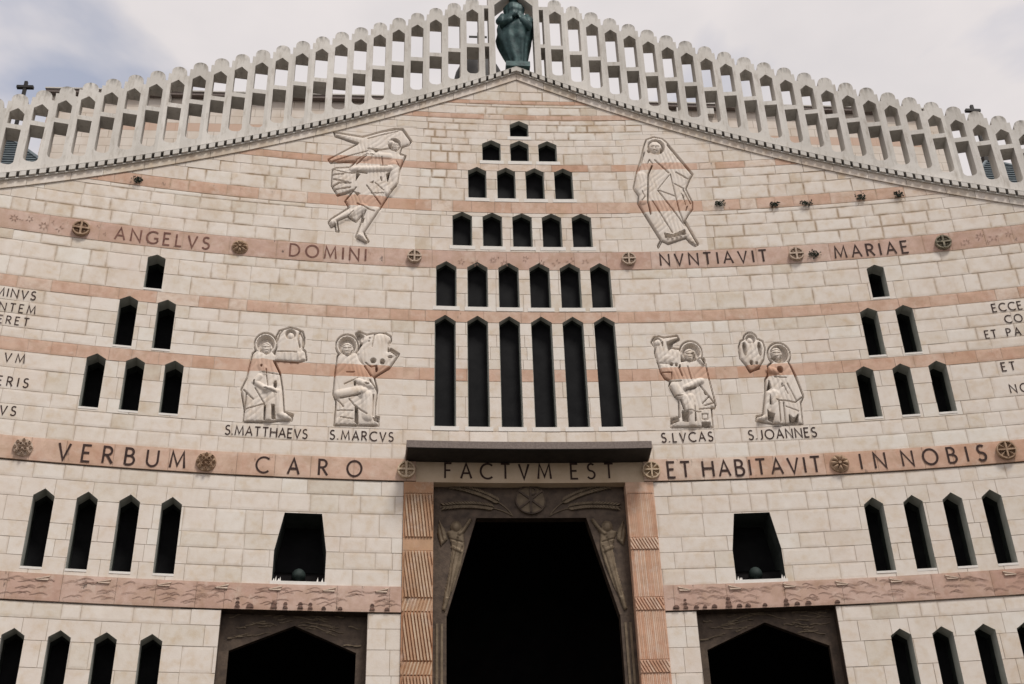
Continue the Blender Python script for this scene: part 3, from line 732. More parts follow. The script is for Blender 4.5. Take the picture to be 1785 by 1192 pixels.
# windows: splayed reveal with shade coloured into its inner part and floor, dark glass, bright sill
def window(poly, depth, splay, sill_over, name='window', sh=.10, lining=None):
    cs = sum(q[0] for q in poly)/len(poly); zb = min(q[1] for q in poly)
    inner = [(cs+(x-cs)*(1-splay), z) for x, z in poly]
    m = MB(); n = len(poly)
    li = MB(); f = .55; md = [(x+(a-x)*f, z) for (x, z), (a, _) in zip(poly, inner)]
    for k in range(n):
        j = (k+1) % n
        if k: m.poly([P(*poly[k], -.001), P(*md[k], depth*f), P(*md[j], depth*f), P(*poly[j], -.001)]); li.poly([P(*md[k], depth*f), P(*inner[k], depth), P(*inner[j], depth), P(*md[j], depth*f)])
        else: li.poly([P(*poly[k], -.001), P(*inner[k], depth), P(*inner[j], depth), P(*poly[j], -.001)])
    w = m.build(name, lining or M_REVEAL, front); li.build('shade_lining', M_SHADE_LINING, w)
    g = MB(); g.poly([P(x, z, depth-.03) for x, z in inner]); g.build('glass', M_GLASS, w)
    s0, s1 = min(q[0] for q in poly), max(q[0] for q in poly)
    sm = MB(); sm.prism([(s0-sill_over, zb-sh), (s1+sill_over, zb-sh), (s1+sill_over, zb+.004), (s0-sill_over, zb+.004)], -.008, .10, [(s0-sill_over, zb-sh), (s1+sill_over, zb-sh), (s1+sill_over, zb+.012), (s0-sill_over, zb+.012)])
    sm.build('sill', M_SILL, w)
    return w
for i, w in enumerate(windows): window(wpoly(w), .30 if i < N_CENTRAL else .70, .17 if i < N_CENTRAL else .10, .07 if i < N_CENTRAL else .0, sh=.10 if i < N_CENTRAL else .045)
for k, poly in enumerate(SQW):
    w = window(poly, .9, .06, .04, 'niche_window', lining=M_SHADE_LINING)
    for x in ((.03, .07, .12, .15, .86, .95) if k == 0 else (.04, .08, .11, .93, .97)):
        s = poly[0][0]+(poly[1][0]-poly[0][0])*x; z = 8.27; h = random.uniform(.06, .12)
        m = MB(); m.poly([P(s-.02, z, .0), P(s+.02, z, .0), P(s+.01, z+h, .02)]); m.poly([P(s+.02, z, .0), P(s, z, .04), P(s+.01, z+h, .02)]); m.poly([P(s, z, .04), P(s-.02, z, .0), P(s+.01, z+h, .02)])
        m.build('bird_spike', M_SILL, w)
    sc_ = (-4.83, 4.83)[k]; c = P(sc_, 8.27, .42); m = MB(); n = 20; prof = [(.10, .0), (.10, .05), (.06, .06), (.06, .16), (.13, .18), (.145, .25), (.13, .32), (.09, .37), (.04, .40), (.0, .405)]
    for r_, z_ in prof:
        for q in range(n): m.pt((c[0]+r_*math.cos(q*2*math.pi/n), c[1]+r_*math.sin(q*2*math.pi/n), c[2]+.014+z_))
    for a in range(len(prof)-1):
        for q in range(n): m.f.append((a*n+q, a*n+(q+1) % n, a*n+n+(q+1) % n, a*n+n+q))
    tag(m.build('lamp', M_LAMP, None, True), 'round dark green lamp in the tapered niche below the word '+('CARO', 'HABITAVIT')[k], 'lamp', 'lamps in the niches')

# ------------------------------------------------------------------ lettering
def arc(cx, cy, rx, ry, a0, a1, n=18): return [(cx+rx*math.cos(math.radians(a0+(a1-a0)*i/n)), cy+ry*math.sin(math.radians(a0+(a1-a0)*i/n))) for i in range(n+1)]
GL = {'A': (.70, [[(0,0),(.35,1),(.70,0)],[(.13,.35),(.57,.35)]]),
 'B': (.52, [[(0,0),(0,1),(.2,1)]+arc(.22,.77,.22,.23,90,-90,8)+[(0,.54)],[(.2,.54)]+arc(.24,.27,.28,.27,90,-90,8)+[(0,0)]]),
 'C': (.74, [arc(.47,.5,.47,.5,48,312,22)]), 'D': (.70, [[(0,0),(0,1),(.2,1)]+arc(.22,.5,.48,.5,88,-88,16)+[(0,0)]]),
 'E': (.46, [[(.46,1),(0,1),(0,0),(.46,0)],[(0,.53),(.38,.53)]]), 'F': (.44, [[(.44,1),(0,1),(0,0)],[(0,.53),(.36,.53)]]),
 'G': (.80, [arc(.47,.5,.47,.5,48,318,22)+[(.80,.14),(.80,.44),(.54,.44)]]), 'H': (.66, [[(0,0),(0,1)],[(.66,0),(.66,1)],[(0,.53),(.66,.53)]]),
 'I': (.04, [[(.02,0),(.02,1)]]), 'J': (.30, [[(.28,1),(.28,.25)]+arc(.10,.22,.18,.22,0,-95,6)]), 'L': (.42, [[(0,1),(0,0),(.42,0)]]),
 'M': (.86, [[(0,0),(.10,1),(.43,.14),(.76,1),(.86,0)]]), 'N': (.68, [[(0,0),(0,1),(.68,0),(.68,1)]]), 'O': (.92, [arc(.46,.5,.46,.5,90,450,30)]),
 'P': (.48, [[(0,0),(0,1),(.2,1)]+arc(.21,.75,.26,.25,90,-90,10)+[(0,.5)]]), 'R': (.54, [[(0,0),(0,1),(.2,1)]+arc(.21,.75,.26,.25,90,-90,10)+[(0,.5)],[(.2,.5),(.54,0)]]),
 'S': (.48, [arc(.25,.76,.22,.24,40,250,12)+arc(.22,.26,.25,.26,75,-150,14)]), 'T': (.60, [[(0,1),(.60,1)],[(.30,1),(.30,0)]]),
 'U': (.64, [[(0,1),(0,.32)]+arc(.32,.32,.32,.32,180,360,14)+[(.64,1)]]), 'V': (.66, [[(0,1),(.33,0),(.66,1)]]), '.': (.06, [[(0,.0),(.0,.09)]])}
def strip(m, pts, w, off, thin=1.0):                    # a mitred stroke on the wall
    n = len(pts); closed = n > 3 and math.hypot(pts[0][0]-pts[-1][0], pts[0][1]-pts[-1][1]) < 1e-6
    if closed: pts = pts[:-1]; n -= 1
    L = []
    for i in range(n):
        a = pts[i-1] if (i or closed) else pts[i]; b = pts[(i+1) % n] if (i < n-1 or closed) else pts[i]; p = pts[i]
        d1 = (p[0]-a[0], p[1]-a[1]); d2 = (b[0]-p[0], b[1]-p[1]); l1, l2 = math.hypot(*d1), math.hypot(*d2)
        d1 = (d1[0]/l1, d1[1]/l1) if l1 > 1e-9 else None; d2 = (d2[0]/l2, d2[1]/l2) if l2 > 1e-9 else None
        d1 = d1 or d2; d2 = d2 or d1
        nx, nz = -(d1[1]+d2[1]), d1[0]+d2[0]; l = math.hypot(nx, nz) or 1; nx /= l; nz /= l
        k = w/2/max(.45, nx*-d1[1]+nz*d1[0])
        f = 1 if thin == 1 else 1-(1-thin)*abs(2*i/max(1, n-1)-1)
        L.append((p, nx*k*f, nz*k*f))
    i0 = len(m.v)
    for (x, z), nx, nz in L: m.pt(P(x+nx, z+nz, off)); m.pt(P(x-nx, z-nz, off))
    for i in range(n if closed else n-1):
        j = (i+1) % n; m.f.append((i0+2*i, i0+2*i+1, i0+2*j+1, i0+2*j))
def word(text, s0, s1, z0, z1, off, parent, mt, sw=.128):
    h = z1-z0; ws = [GL[c][0]*h*.92 for c in text]; gap = (s1-s0-sum(ws))/max(1, len(text)-1)
    x = s0
    if parent is front: parent = link('inscription', None, front); parent['label'] = 'carved line of letters reading '+text
    for c, w in zip(text, ws):
        m = MB(); k = 0
        for st in GL[c][1]:
            strip(m, [(x+px*h*.92, z0+pz*h) for px, pz in st], h*sw*random.uniform(.92, 1.08)*(1.25 if c == '.' else 1), off-.0008*k); k = (k+1) % 6
        m.build('letter', mt, parent); x += w+gap
for text, s0, s1, z0, z1, off, key, mt in (
 ('ANGELVS',-9.53,-7.41,16.29,16.62,-.015,'B',M_LETTER2), ('DOMINI',-5.53,-3.73,16.31,16.65,-.015,'B',M_LETTER2), ('NVNTIAVIT',3.47,6.08,16.30,16.64,-.015,'B',M_LETTER), ('MARIAE',7.72,9.47,16.26,16.60,-.015,'B',M_LETTER),
 ('VERBUM',-9.91,-7.36,10.65,11.02,-.038,'D',M_LETTER), ('CARO',-5.87,-3.63,10.65,11.01,-.038,'D',M_LETTER), ('ET',3.12,3.61,10.65,11.02,-.038,'D',M_LETTER), ('HABITAVIT',3.9,6.49,10.65,11.02,-.038,'D',M_LETTER), ('IN',7.37,7.91,10.66,11.03,-.038,'D',M_LETTER), ('NOBIS',8.28,10.06,10.67,11.03,-.038,'D',M_LETTER),
 ('S.MATTHAEVS',-6.59,-4.84,11.52,11.735,-.009,None,M_LETTER), ('S.MARCVS',-4.34,-2.96,11.53,11.745,-.009,None,M_LETTER), ('S.LVCAS',3.06,4.21,11.53,11.75,-.009,None,M_LETTER), ('S.JOANNES',5.02,6.53,11.525,11.75,-.009,None,M_LETTER),
 ('MINVS',-11.78,-10.96,14.41,14.62,-.009,None,M_LETTER), ('NTEM',-11.64,-10.91,14.05,14.25,-.009,None,M_LETTER), ('ERET',-11.61,-10.99,13.735,13.925,-.009,None,M_LETTER), ('VM',-11.32,-10.92,12.81,13.02,-.009,None,M_LETTER), ('ERIS',-11.36,-10.75,12.24,12.45,-.009,None,M_LETTER), ('VS',-11.19,-10.88,11.56,11.77,-.009,None,M_LETTER),
 ('ECCE',11.03,11.69,14.38,14.59,-.009,None,M_LETTER), ('CO',11.24,11.62,14.05,14.25,-.009,None,M_LETTER), ('ET',10.72,10.97,13.70,13.90,-.009,None,M_LETTER), ('PA',11.2,11.5,13.70,13.90,-.009,None,M_LETTER), ('ET',10.89,11.18,12.82,13.03,-.009,None,M_LETTER), ('NO',10.94,11.34,12.25,12.46,-.009,None,M_LETTER)):
    word(text, s0, s1, z0, z1, off, band_part[key] if key else front, mt)

# carved stars in the upper band, carved fish and waves in the lower one
def star(s, z, r, n=6):
    m = MB(); a0 = random.random()*3
    for k in range(n):
        a = a0+k*2*math.pi/n+random.uniform(-.1, .1)
        c = [(s+r*f*math.cos(a+da), z+r*f*math.sin(a+da)) for f, da in ((.45, -.32), (1.0, 0), (.45, .32))]
        if random.random() < .8: strip(m, c, .018, -.015-.0006*k, .5)
    if m.f: m.build('star_carving', M_CARVE, band_part['B'])
for s in (-11.75, -11.43, -11.1, -10.75, -1.42, -1.08, -.64, -.36, .15, .55, .9, 1.25, 1.62, 10.85, 11.2, 11.5, 11.85): star(s, 16.46+random.uniform(-.09, .1), random.uniform(.07, .11), random.choice((5, 6, 7)))
for s in (-11.6, -10.9, -9.95, -9.75, 10.75, 11.35): star(s, 16.46+random.uniform(-.14, .14), .045, 4)
def hump(m, s, z, w, h, off, th):                      # one wavelet: a rising and a breaking curve
    pts = [(s+w*(i/9-.5), z+h*(math.sin(i/9*math.pi*1.6-.3))) for i in range(10)]
    strip(m, pts, th, off, .55)
for side in (-1, 1):
    d = 3.4; q = 0
    while d < 14.5:
        s = CX*.5+side*d; q = 0
        for r_, z in ((0, 7.79), (1, 7.90), (2, 8.03), (3, 8.10)):
            for k in range(4 if r_ < 3 else 2):
                w = random.uniform(.18, .34); x = s+random.uniform(-.5, .5)
                wm = MB(); hump(wm, x, z+random.uniform(-.035, .035), w*side, random.uniform(.016, .03), -.037-.0007*q, random.uniform(.011, .018)); q = (q+1) % 9; wm.build('wave_carving', M_CARVE, band_part['E'])
        fm = MB(); x = s-side*.1; z = 8.125
        strip(fm, [(x-side*.20, z+.025), (x-side*.02, z-.04), (x+side*.10, z-.065), (x+side*.2, z-.06), (x+side*.27, z-.035)], .016, -.0445, .4)
        f2 = MB(); f2.prism([(x-side*.27, z+.035), (x-side*.0, z-.040), (x-side*.02, z-.048), (x-side*.26, z+.005)], -.055, -.02); f2.prism([(x-side*.25, z-.03), (x-side*.01, z-.053), (x-side*.03, z-.062), (x-side*.24, z-.065)], -.055, -.02)
        fo = f2.build('fish_carving', M_CARVE2, band_part['E']); fm.build('fish_line', M_CARVE, band_part['E'])
        d += random.uniform(1.05, 1.2)
# tapering weathered bosses along the foot of the lower band beside the doors
for s in (-6.0, -5.75, -5.28, -5.05, -4.75, -4.55, -4.28, -3.95, -3.3, -3.0, 3.0, 3.2, 3.42, 3.6, 3.8, 4.1, 4.32, 4.5, 4.85, 5.3, 5.52, 5.75, 6.35):
    m = MB(); r_ = random.uniform(.045, .075); nst = random.choice((1, 1, 2, 3))
    for k in range(nst):
        zc = 7.69+k*.085; rr = r_*(1-.18*k); n = 10
        ring = [(s+rr*math.cos(math.pi*i/n), zc+rr*1.05*math.sin(math.pi*i/n)) for i in range(n+1)]
        m.prism(ring, -.028-.03*(1-.2*k), -.02)
    m.build('carved_boss', M_BOSS, band_part['E'])

# ------------------------------------------------------------------ medallions
def medallion(s, z, r, kind, label, mt, base):
    nr, na = 26, 80; m = MB()
    def H(x, y):
        q = math.hypot(x, y); th = math.atan2(y, x)
        if q > .97: return 0.0
        if kind == 'cross':
            if min(abs(x), abs(y)) < .13+.10*max(0, q-.55): return 1.0
            if q > .80: return .85
            return .30+.5*math.exp(-((abs(x)-.38)**2+(abs(y)-.38)**2)/.02)
        if kind == 'flower':
            if q < .17: return 1.0
            return (.25+.75*abs(math.cos(4*th))**.7*max(0, 1-((q-.52)/.40)**2)) if q < .9 else .25
        if kind == 'star':
            if q > .82: return .8
            return .15+.85*max(0, math.cos(8*th))**.5*(1-.3*q) if min(abs(x), abs(y)) > .10 else 1.0
        v = .35
        for k in range(4):
            dx = math.hypot(x-.36*math.cos(k*math.pi/2+.785), y-.36*math.sin(k*math.pi/2+.785)); v = max(v, .35+.65*math.exp(-((dx-.17)/.07)**2))
        for k in range(8):
            dx = math.hypot(x-.78*math.cos(k*math.pi/4), y-.78*math.sin(k*math.pi/4)); v = max(v, .35+.6*math.exp(-((dx-.10)/.06)**2))
        return v
    for i in range(nr+1):
        q = i/nr
        for k in range(na):
            a = 2*math.pi*k/na; x, y = q*math.cos(a), q*math.sin(a)
            m.pt(P(s+r*x, z+r*y, base-.012-.095*H(x, y) if i < nr else base+.015), (.5, 0, .5))
    for i in range(nr):
        for k in range(na): m.f.append((i*na+k, i*na+na+k, i*na+na+(k+1) % na, i*na+(k+1) % na))
    tag(m.build('medallion', mt), label, 'medallion', 'round carved medallions on the pink bands')
for a in ((-10.29,16.44,.20,'cross','ochre cross medallion just before the word ANGELVS',M_OCHRE,0), (-6.70,16.43,.195,'flower','ochre flower medallion between the words ANGELVS and DOMINI',M_OCHRE,0), (-2.56,16.48,.18,'cross','blackened cross medallion just after the word DOMINI',M_BROWNSTONE,0), (2.69,16.49,.18,'cross','pale cross medallion just before the word NVNTIAVIT',M_BROWNSTONE,0), (6.79,16.44,.185,'cross','worn pale cross medallion between the words NVNTIAVIT and MARIAE',M_BROWNSTONE,0), (10.31,16.43,.195,'cross','blackened cross medallion just after the word MARIAE',M_MOSS,0),
          (-10.60,10.84,.20,'rings','pale ringed medallion just before the word VERBUM',M_BROWNSTONE,-.028), (-6.92,10.82,.215,'rings','ochre ringed medallion between the words VERBUM and CARO',M_OCHRE,-.028), (-2.66,10.82,.20,'cross','tan cross medallion between the words CARO and FACTVM',M_LINTEL,-.028), (2.75,10.82,.205,'star','tan rayed medallion between the words EST and ET',M_LINTEL,-.028), (6.91,10.82,.215,'flower','ochre flower medallion between the words HABITAVIT and IN',M_OCHRE,-.028), (10.50,10.85,.215,'star','ochre rayed medallion just after the word NOBIS',M_OCHRE,-.028)):
    medallion(*a)

# ------------------------------------------------------------------ sunk reliefs
def seg_dist(X, Z, pts):
    d = np.full(X.shape, 1e9)
    for (x0, z0), (x1, z1) in zip(pts[:-1], pts[1:]):
        vx, vz = x1-x0, z1-z0; l = vx*vx+vz*vz or 1e-9
        t = np.clip(((X-x0)*vx+(Z-z0)*vz)/l, 0, 1); d = np.minimum(d, np.hypot(X-x0-t*vx, Z-z0-t*vz))
    return d
def inside(X, Z, pts):
    r = np.zeros(X.shape, bool)
    for (x0, z0), (x1, z1) in zip(pts, pts[1:]+pts[:1]):
        c = (z0 > Z) != (z1 > Z); r ^= c & (X < (x1-x0)*(Z-z0)/((z1-z0) or 1e-9)+x0)
    return r
def sdist(X, Z, prims):
    d = np.full(X.shape, 1e9)
    for q in prims:
        if q[0] == 'sil':
            u = seg_dist(X, Z, q[1]+q[1][:1]); d = np.minimum(d, np.where(inside(X, Z, q[1]), -u, u))
        elif q[0] == 'silc':
            k = np.hypot((X-q[1])/q[3], (Z-q[2])/q[4]); d = np.minimum(d, (k-1)*(q[3]+q[4])/2)
    return d
def carve(X, Z, prims, depth, lift):
    d = sdist(X, Z, prims); du = sdist(X, Z-2.6, prims)
    ring = np.clip((1.5-np.minimum(d, du))/.7, 0, 1)
    H = -depth*ring
    ins = d < 0; H = np.where(ins, -depth+(depth+lift)*(1-np.exp(-np.abs(d)/.9))+3.2*(1-np.exp(-np.abs(d)/9.0)), H)
    for q in prims:
        if q[0] == 'hole':
            u = seg_dist(X, Z, q[1]+q[1][:1]); i = inside(X, Z, q[1]); H = np.where(i, H-q[2]*2.3*np.clip(u/1.1, 0, 1), H)
        elif q[0] == 'holee':
            k = np.hypot((X-q[1])/q[3], (Z-q[2])/q[4]); H = np.where(k < 1, H-q[5]*1.9*np.clip((1-k)*6, 0, 1), H)
        elif q[0] == 'dome':
            k = (X-q[1])**2/q[3]**2+(Z-q[2])**2/q[4]**2; H = np.where(k < 1, np.maximum(H, lift-6+q[5]*1.25*np.sqrt(np.clip(1-k, 0, 1))), H)
        elif q[0] == 'groove':
            u = seg_dist(X, Z, q[1]); H = H-q[3]*1.7*np.exp(-(u/max(.9, q[2]*.55))**2)
        elif q[0] == 'ridge':
            u = seg_dist(X, Z, q[1]); H = H+q[3]*.8*np.clip(1-(u/(q[2]*1.45))**2, 0, 1)
    return H, d
def relief(key, label):
    s0, z0, w, h, prims = RELIEF_DATA[key]; a, b, c, e = PANELS[key]
    st = .0112; ns, nz = int((b-a)/st)+1, int((e-c)/st)+1
    S = np.linspace(a, b, ns); Zv = np.linspace(c, e, nz); SS, ZZ = np.meshgrid(S, Zv)
    X, Y = (SS-s0)*100, (ZZ-z0)*100
    H, dist = carve(X, Y, prims, 11.0, 2.6)
    warp = 2.2*np.sin(Y/23.0+1.0)+1.2*np.sin(Y/9.0+X/17.0)
    pl = (np.abs(np.sin((X+warp+.12*Y)/3.1))-.6)*np.clip(np.sin(X/15.0+Y/37.0)+.75, 0, 1)+(np.abs(np.sin((X*.7-Y*.6+warp)/3.7))-.6)*np.clip(np.sin(Y/23.0-X/17.0+2)+.35, 0, 1)
    H = H+1.05*pl*np.clip((-dist-2.0)/3.0, 0, 1)         # fine folds of the drapery
    jm = np.zeros(X.shape); rs = random.Random(key); last = c
    for zj in [q for q in zs if c < q < e]+[e]:           # the joints of the stones the panel is made of
        if zj < e: jm = np.maximum(jm, np.exp(-((ZZ-zj)*100/.75)**2))
        x = a+rs.uniform(.15, .6)
        while x < b-.1:
            jm = np.maximum(jm, np.exp(-((SS-x)*100/.65)**2)*((ZZ > last) & (ZZ < zj))); x += rs.uniform(.45, .9)
        last = zj
    jm *= np.clip((dist-2.5)/4, 0, 1); H = (H-.8*jm)/100
    ang = SS/R; rr = R-H
    vx, vy, vz = rr*np.sin(ang), D-R+rr*np.cos(ang), ZZ+EYE
    dd = np.abs(SS-CX); zr = 22.75-.463*dd+.0038*dd*dd-RAKE
    ok = (ZZ < zr+.01)
    idx = np.arange(ns*nz).reshape(nz, ns)
    q = np.stack([idx[:-1, :-1], idx[:-1, 1:], idx[1:, 1:], idx[1:, :-1]], -1); keep = ok[:-1, :-1] & ok[:-1, 1:] & ok[1:, 1:] & ok[1:, :-1]
    m = MB(); m.v = np.stack([vx, vy, vz], -1).reshape(-1, 3).tolist(); m.f = q[keep].tolist(); m.a = [(.6, float(g_), .5) for g_ in jm.ravel()]
    tag(m.build('relief_panel', M_RELIEF, None, True), label, 'relief', 'figure reliefs on the church front')
relief('matthew', 'relief of a seated saint with a small angel, above S.MATTHAEVS')
relief('marcus', 'relief of a seated saint with a winged lion, above S.MARCVS')
relief('lucas', 'relief of a seated saint with a winged ox, above S.LVCAS')
relief('joannes', 'relief of a seated praying saint with an eagle, above S.JOANNES')
relief('angel', 'relief of a striding winged angel above the word DOMINI')
relief('mary', 'relief of a standing veiled woman above the word NVNTIAVIT')

# ------------------------------------------------------------------ main portal
portal = thing('main_portal', 'tall central doorway with bronze frame, fluted jambs and a projecting slab', 'doorway')
def wide(m, s0, s1, z0, z1, o0, o1, n=10):
    for i in range(n): m.prism(rect(s0+(s1-s0)*i/n, s0+(s1-s0)*(i+1)/n, z0, z1), o0, o1)
m = MB(); wide(m, -2.685, 2.715, 11.06, 11.225, -.72, .02); cs_ = m.build('canopy_slab', M_CANOPY, portal)
m = MB(); wide(m, -2.66, 2.69, 11.045, 11.058, -.70, -.002); m.build('soffit_shade_panel', M_IRON, cs_)  # black sheet added to paint the shade under the slab
m = MB(); wide(m, -2.448, 2.578, 10.568, 11.098, -.012, .30); lint = m.build('lintel', M_LINTEL, portal)
word('FACTVM', -1.81, .52, 10.665, 11.02, -.017, lint, M_LETTER); word('EST', .97, 1.91, 10.665, 11.02, -.017, lint, M_LETTER)
def bars(m, s0, s1, z0, z1, pitch, wid, slope, proud, o):
    x = s0-abs(slope)*(z1-z0)-pitch
    while x < s1+abs(slope)*(z1-z0)+pitch:
        q = [(x, z0), (x+wid, z0), (x+wid-slope*(z1-z0), z1), (x-slope*(z1-z0), z1)]
        q = clip(clip(q, -1, 0, -(s0+.012)), 1, 0, s1-.012)
        if len(q) > 2: m.prism(q, o-proud, o+.002, a=(random.uniform(.45, .9), .0, .4))
        x += pitch
for side, (a, b) in ((-1, (-2.705, -2.062)), (1, (2.150, 2.765))):
    z1 = 10.56; k = 0
    zl = [10.56, 10.28, 9.27, 8.99, 7.95, 7.66, 6.64, 6.36, 5.34, 5.06, 4.04, 3.76, 2.74, 2.46, 1.44, 1.16, .14, -.14, -1.6]
    for z1, z0 in zip(zl[:-1], zl[1:]):
        m = MB(); t = random.uniform(.12, .5) if k % 2 else random.uniform(.35, .75)
        if side > 0: t = random.uniform(.45, .72)
        m.prism(rect(a, b, z0+.003, z1-.003), -.035, .30, a=(t, .2, random.random()))
        jm_ = M_JAMB if side > 0 else M_JAMBL; jb = m.build('jamb_block', jm_, portal); f = MB()
        tall = z1-z0 > .6
        if side < 0 and k > 0:
            if k == 2: pass
            elif tall: bars(f, a+.03, b, z0+.02, z1-.02, .066, .036, .15 if k > 1 else .11, .034, -.035)
            else: bars(f, a, b, z0+.015, z1-.015, .07, .034, -.28, .03, -.035)
        elif side > 0 and k > 0:
            if tall: bars(f, a, b, z0+.01, z1-.01, .038, .026, .02, .008, -.035)
            else: bars(f, a, b, z0+.012, z1-.012, .066, .034, .52, .03, -.035)
        elif k == 0:
            for i in range(11):
                s = a+.05+i*(b-a-.1)/10; f.prism(rect(s-.012, s+.012, z0+.01, z0+.045), -.05, -.03)
        if f.f:
            fo = f.build('fluting', jm_, jb)
            if k == 0: fo['kind'] = 'stuff'
        k += 1
OB = .25
m = MB(); wide(m, -2.06, 2.165, 9.855, 10.80, OB, OB+.25); tym = m.build('tympanum', M_BRONZE, portal)
def disc(mb, cs, cz, r, o0, o1, n=40): mb.prism([(cs+r*math.cos(2*math.pi*i/n), cz+r*math.sin(2*math.pi*i/n)) for i in range(n)], o0, o1)
m = MB(); cs, cz = .075, 10.265; disc(m, cs, cz, .335, OB-.05, OB+.01); dk = m.build('monogram_disc', M_BRONZE2, tym)
m = MB()
def bar2(mb, x0, z0, x1, z1, w, o0, o1):
    l = math.hypot(x1-x0, z1-z0); nx, nz = -(z1-z0)/l*w/2, (x1-x0)/l*w/2
    mb.prism([(x0-nx, z0-nz), (x1-nx, z1-nz), (x1+nx, z1+nz), (x0+nx, z0+nz)], o0, o1)
bar2(m, cs-.25, cz-.20, cs+.25, cz+.20, .045, OB-.085, OB-.045); bar2(m, cs-.25, cz+.20, cs+.25, cz-.20, .045, OB-.083, OB-.045); bar2(m, cs, cz-.30, cs, cz+.31, .045, OB-.087, OB-.045)
pr = arc(cs+.03, cz+.20, .085, .085, 110, -110, 10)
for (x0, z0), (x1, z1) in zip(pr[:-1], pr[1:]): bar2(m, x0, z0, x1, z1, .035, OB-.081, OB-.045)
ring = arc(cs, cz, .325, .325, 0, 360, 40)
for (x0, z0), (x1, z1) in zip(ring[:-1], ring[1:]): bar2(m, x0, z0, x1, z1, .03, OB-.07, OB-.045)
m.build('monogram', M_BRONZE, dk)
def ear(p0, p1, p2, label):
    m = MB(); n = 17
    def bz(t): return ((1-t)**2*p0[0]+2*t*(1-t)*p1[0]+t*t*p2[0], (1-t)**2*p0[1]+2*t*(1-t)*p1[1]+t*t*p2[1])
    for i in range(20):
        a, b = bz(i/20), bz((i+1)/20); bar2(m, *a, *b, .018, OB-.03, OB+.005)
    for i in range(n):
        t = .30+.66*i/n; x, z = bz(t); x2, z2 = bz(t+.02); l = math.hypot(x2-x, z2-z); dx, dz = (x2-x)/l, (z2-z)/l
        for sg in (-1, 1):
            gx, gz = dx*.82-dz*sg*.5, dz*.82+dx*sg*.5; L = .15
            bx, bz_ = x+gx*.02, z+gz*.02; nx, nz = -gz*.022, gx*.022
            m.prism([(bx, bz_), (bx+gx*L*.45+nx, bz_+gz*L*.45+nz), (bx+gx*L, bz_+gz*L), (bx+gx*L*.45-nx, bz_+gz*L*.45-nz)], OB-.055, OB+.004)
    m.build('wheat_ear', M_BRONZE2, tym)
for sg in (-1, 1):
    f = lambda x: cs+sg*x
    ear((f(.42), 9.93), (f(.75), 10.42), (f(1.80), 10.60), ''); ear((f(.40), 9.90), (f(1.0), 10.26), (f(1.98), 10.08), '')
# tapering bronze brackets, each with a standing figure in low relief
def plate(poly, prims, o, name, mt, parent, label):
    s0, s1 = min(q[0] for q in poly), max(q[0] for q in poly); z0, z1 = min(q[1] for q in poly), max(q[1] for q in poly)
    b = MB(); b.prism(poly, o, o+.3); br = b.build(name, M_BRONZE, parent)
    ns, nz = int((s1-s0)/.014)+2, int((z1-z0)/.014)+2
    SS, ZZ = np.meshgrid(np.linspace(s0, s1, ns), np.linspace(z0, z1, nz)); X, Z = (SS-s0)*100, (ZZ-z0)*100
    d = sdist(X, Z, prims); H = np.where(d < 0, 4.5*(1-np.exp(d/2.5)), -1)
    for q in prims:
        if q[0] == 'dome': k = (X-q[1])**2/q[3]**2+(Z-q[2])**2/q[4]**2; H = np.where(k < 1, np.maximum(H, q[5]*np.sqrt(np.clip(1-k, 0, 1))), H)
        elif q[0] == 'groove': H = H-q[3]*np.exp(-(seg_dist(X, Z, q[1])/q[2])**2)*(d < 0)
        elif q[0] == 'ridge': H = H+q[3]*np.sqrt(np.clip(1-(seg_dist(X, Z, q[1])/q[2])**2, 0, 1))
    ins = inside(SS, ZZ, poly) & (H > -.5)
    idx = np.arange(ns*nz).reshape(nz, ns); q = np.stack([idx[:-1, :-1], idx[:-1, 1:], idx[1:, 1:], idx[1:, :-1]], -1); keep = ins[:-1, :-1] & ins[:-1, 1:] & ins[1:, 1:] & ins[1:, :-1]
    m = MB(); m.v = [P(a, c, o-.012-h/100) for a, c, h in zip(SS.ravel(), ZZ.ravel(), H.ravel())]; m.a = [(.5, 0, .5)]*len(m.v); m.f = q[keep].tolist()
    m.build('figure', M_BRONZE2, br, True)
    return br
def bracket(polyL, mirror):
    W_ = 93.0
    def fx(p): return [(W_-x, z) for x, z in p] if mirror else p
    fe = lambda x: W_-x if mirror else x
    pr = [('sil', fx([(28,185),(40,150),(34,100),(24,50),(18,12),(26,8),(44,60),(60,110),(68,150),(66,180),(84,212),(77,217),(58,188),(46,192)])), ('silc', fe(49), 196, 13, 15), ('sil', fx([(12,215),(8,180),(16,150),(32,168),(26,190)])),
          ('dome', fe(49), 195, 10, 13, 8.5), ('groove', fx([(52,170),(40,110),(30,40)]), 1.6, 2.5), ('groove', fx([(62,150),(48,90),(34,30)]), 1.6, 2.5), ('groove', fx([(44,160),(36,100),(26,50)]), 1.4, 2), ('groove', fx([(30,170),(62,160)]), 1.6, 2), ('ridge', fx([(56,180),(66,190),(80,212)]), 4.5, 2.5), ('ridge', fx([(40,150),(58,140)]), 4, 2), ('groove', fx([(12,205),(20,165)]), 1.5, 2.5)]
    return plate(polyL, pr, OB, 'bracket', M_BRONZE, portal, '')
bracket([(-2.05, 7.67), (-1.76, 7.67), (-1.12, 9.853), (-2.05, 9.853)], False)
bracket([(1.855, 7.67), (2.155, 7.67), (2.155, 9.853), (1.275, 9.853)], True)
for a, b, i in ((-2.055, -1.765, 1), (1.86, 2.155, -1)):
    m = MB(); m.prism(rect(a, b, -1.6, 7.668), OB, OB+.3); j = m.build('bronze_jamb', M_BRONZE, portal)
    f = MB()
    for k in range(2): s = a+.07+k*.10; f.prism(rect(s, s+.05, -1.5, 7.5), OB-.025, OB+.01)
    f.build('jamb_moulding', M_BRONZE2, j)
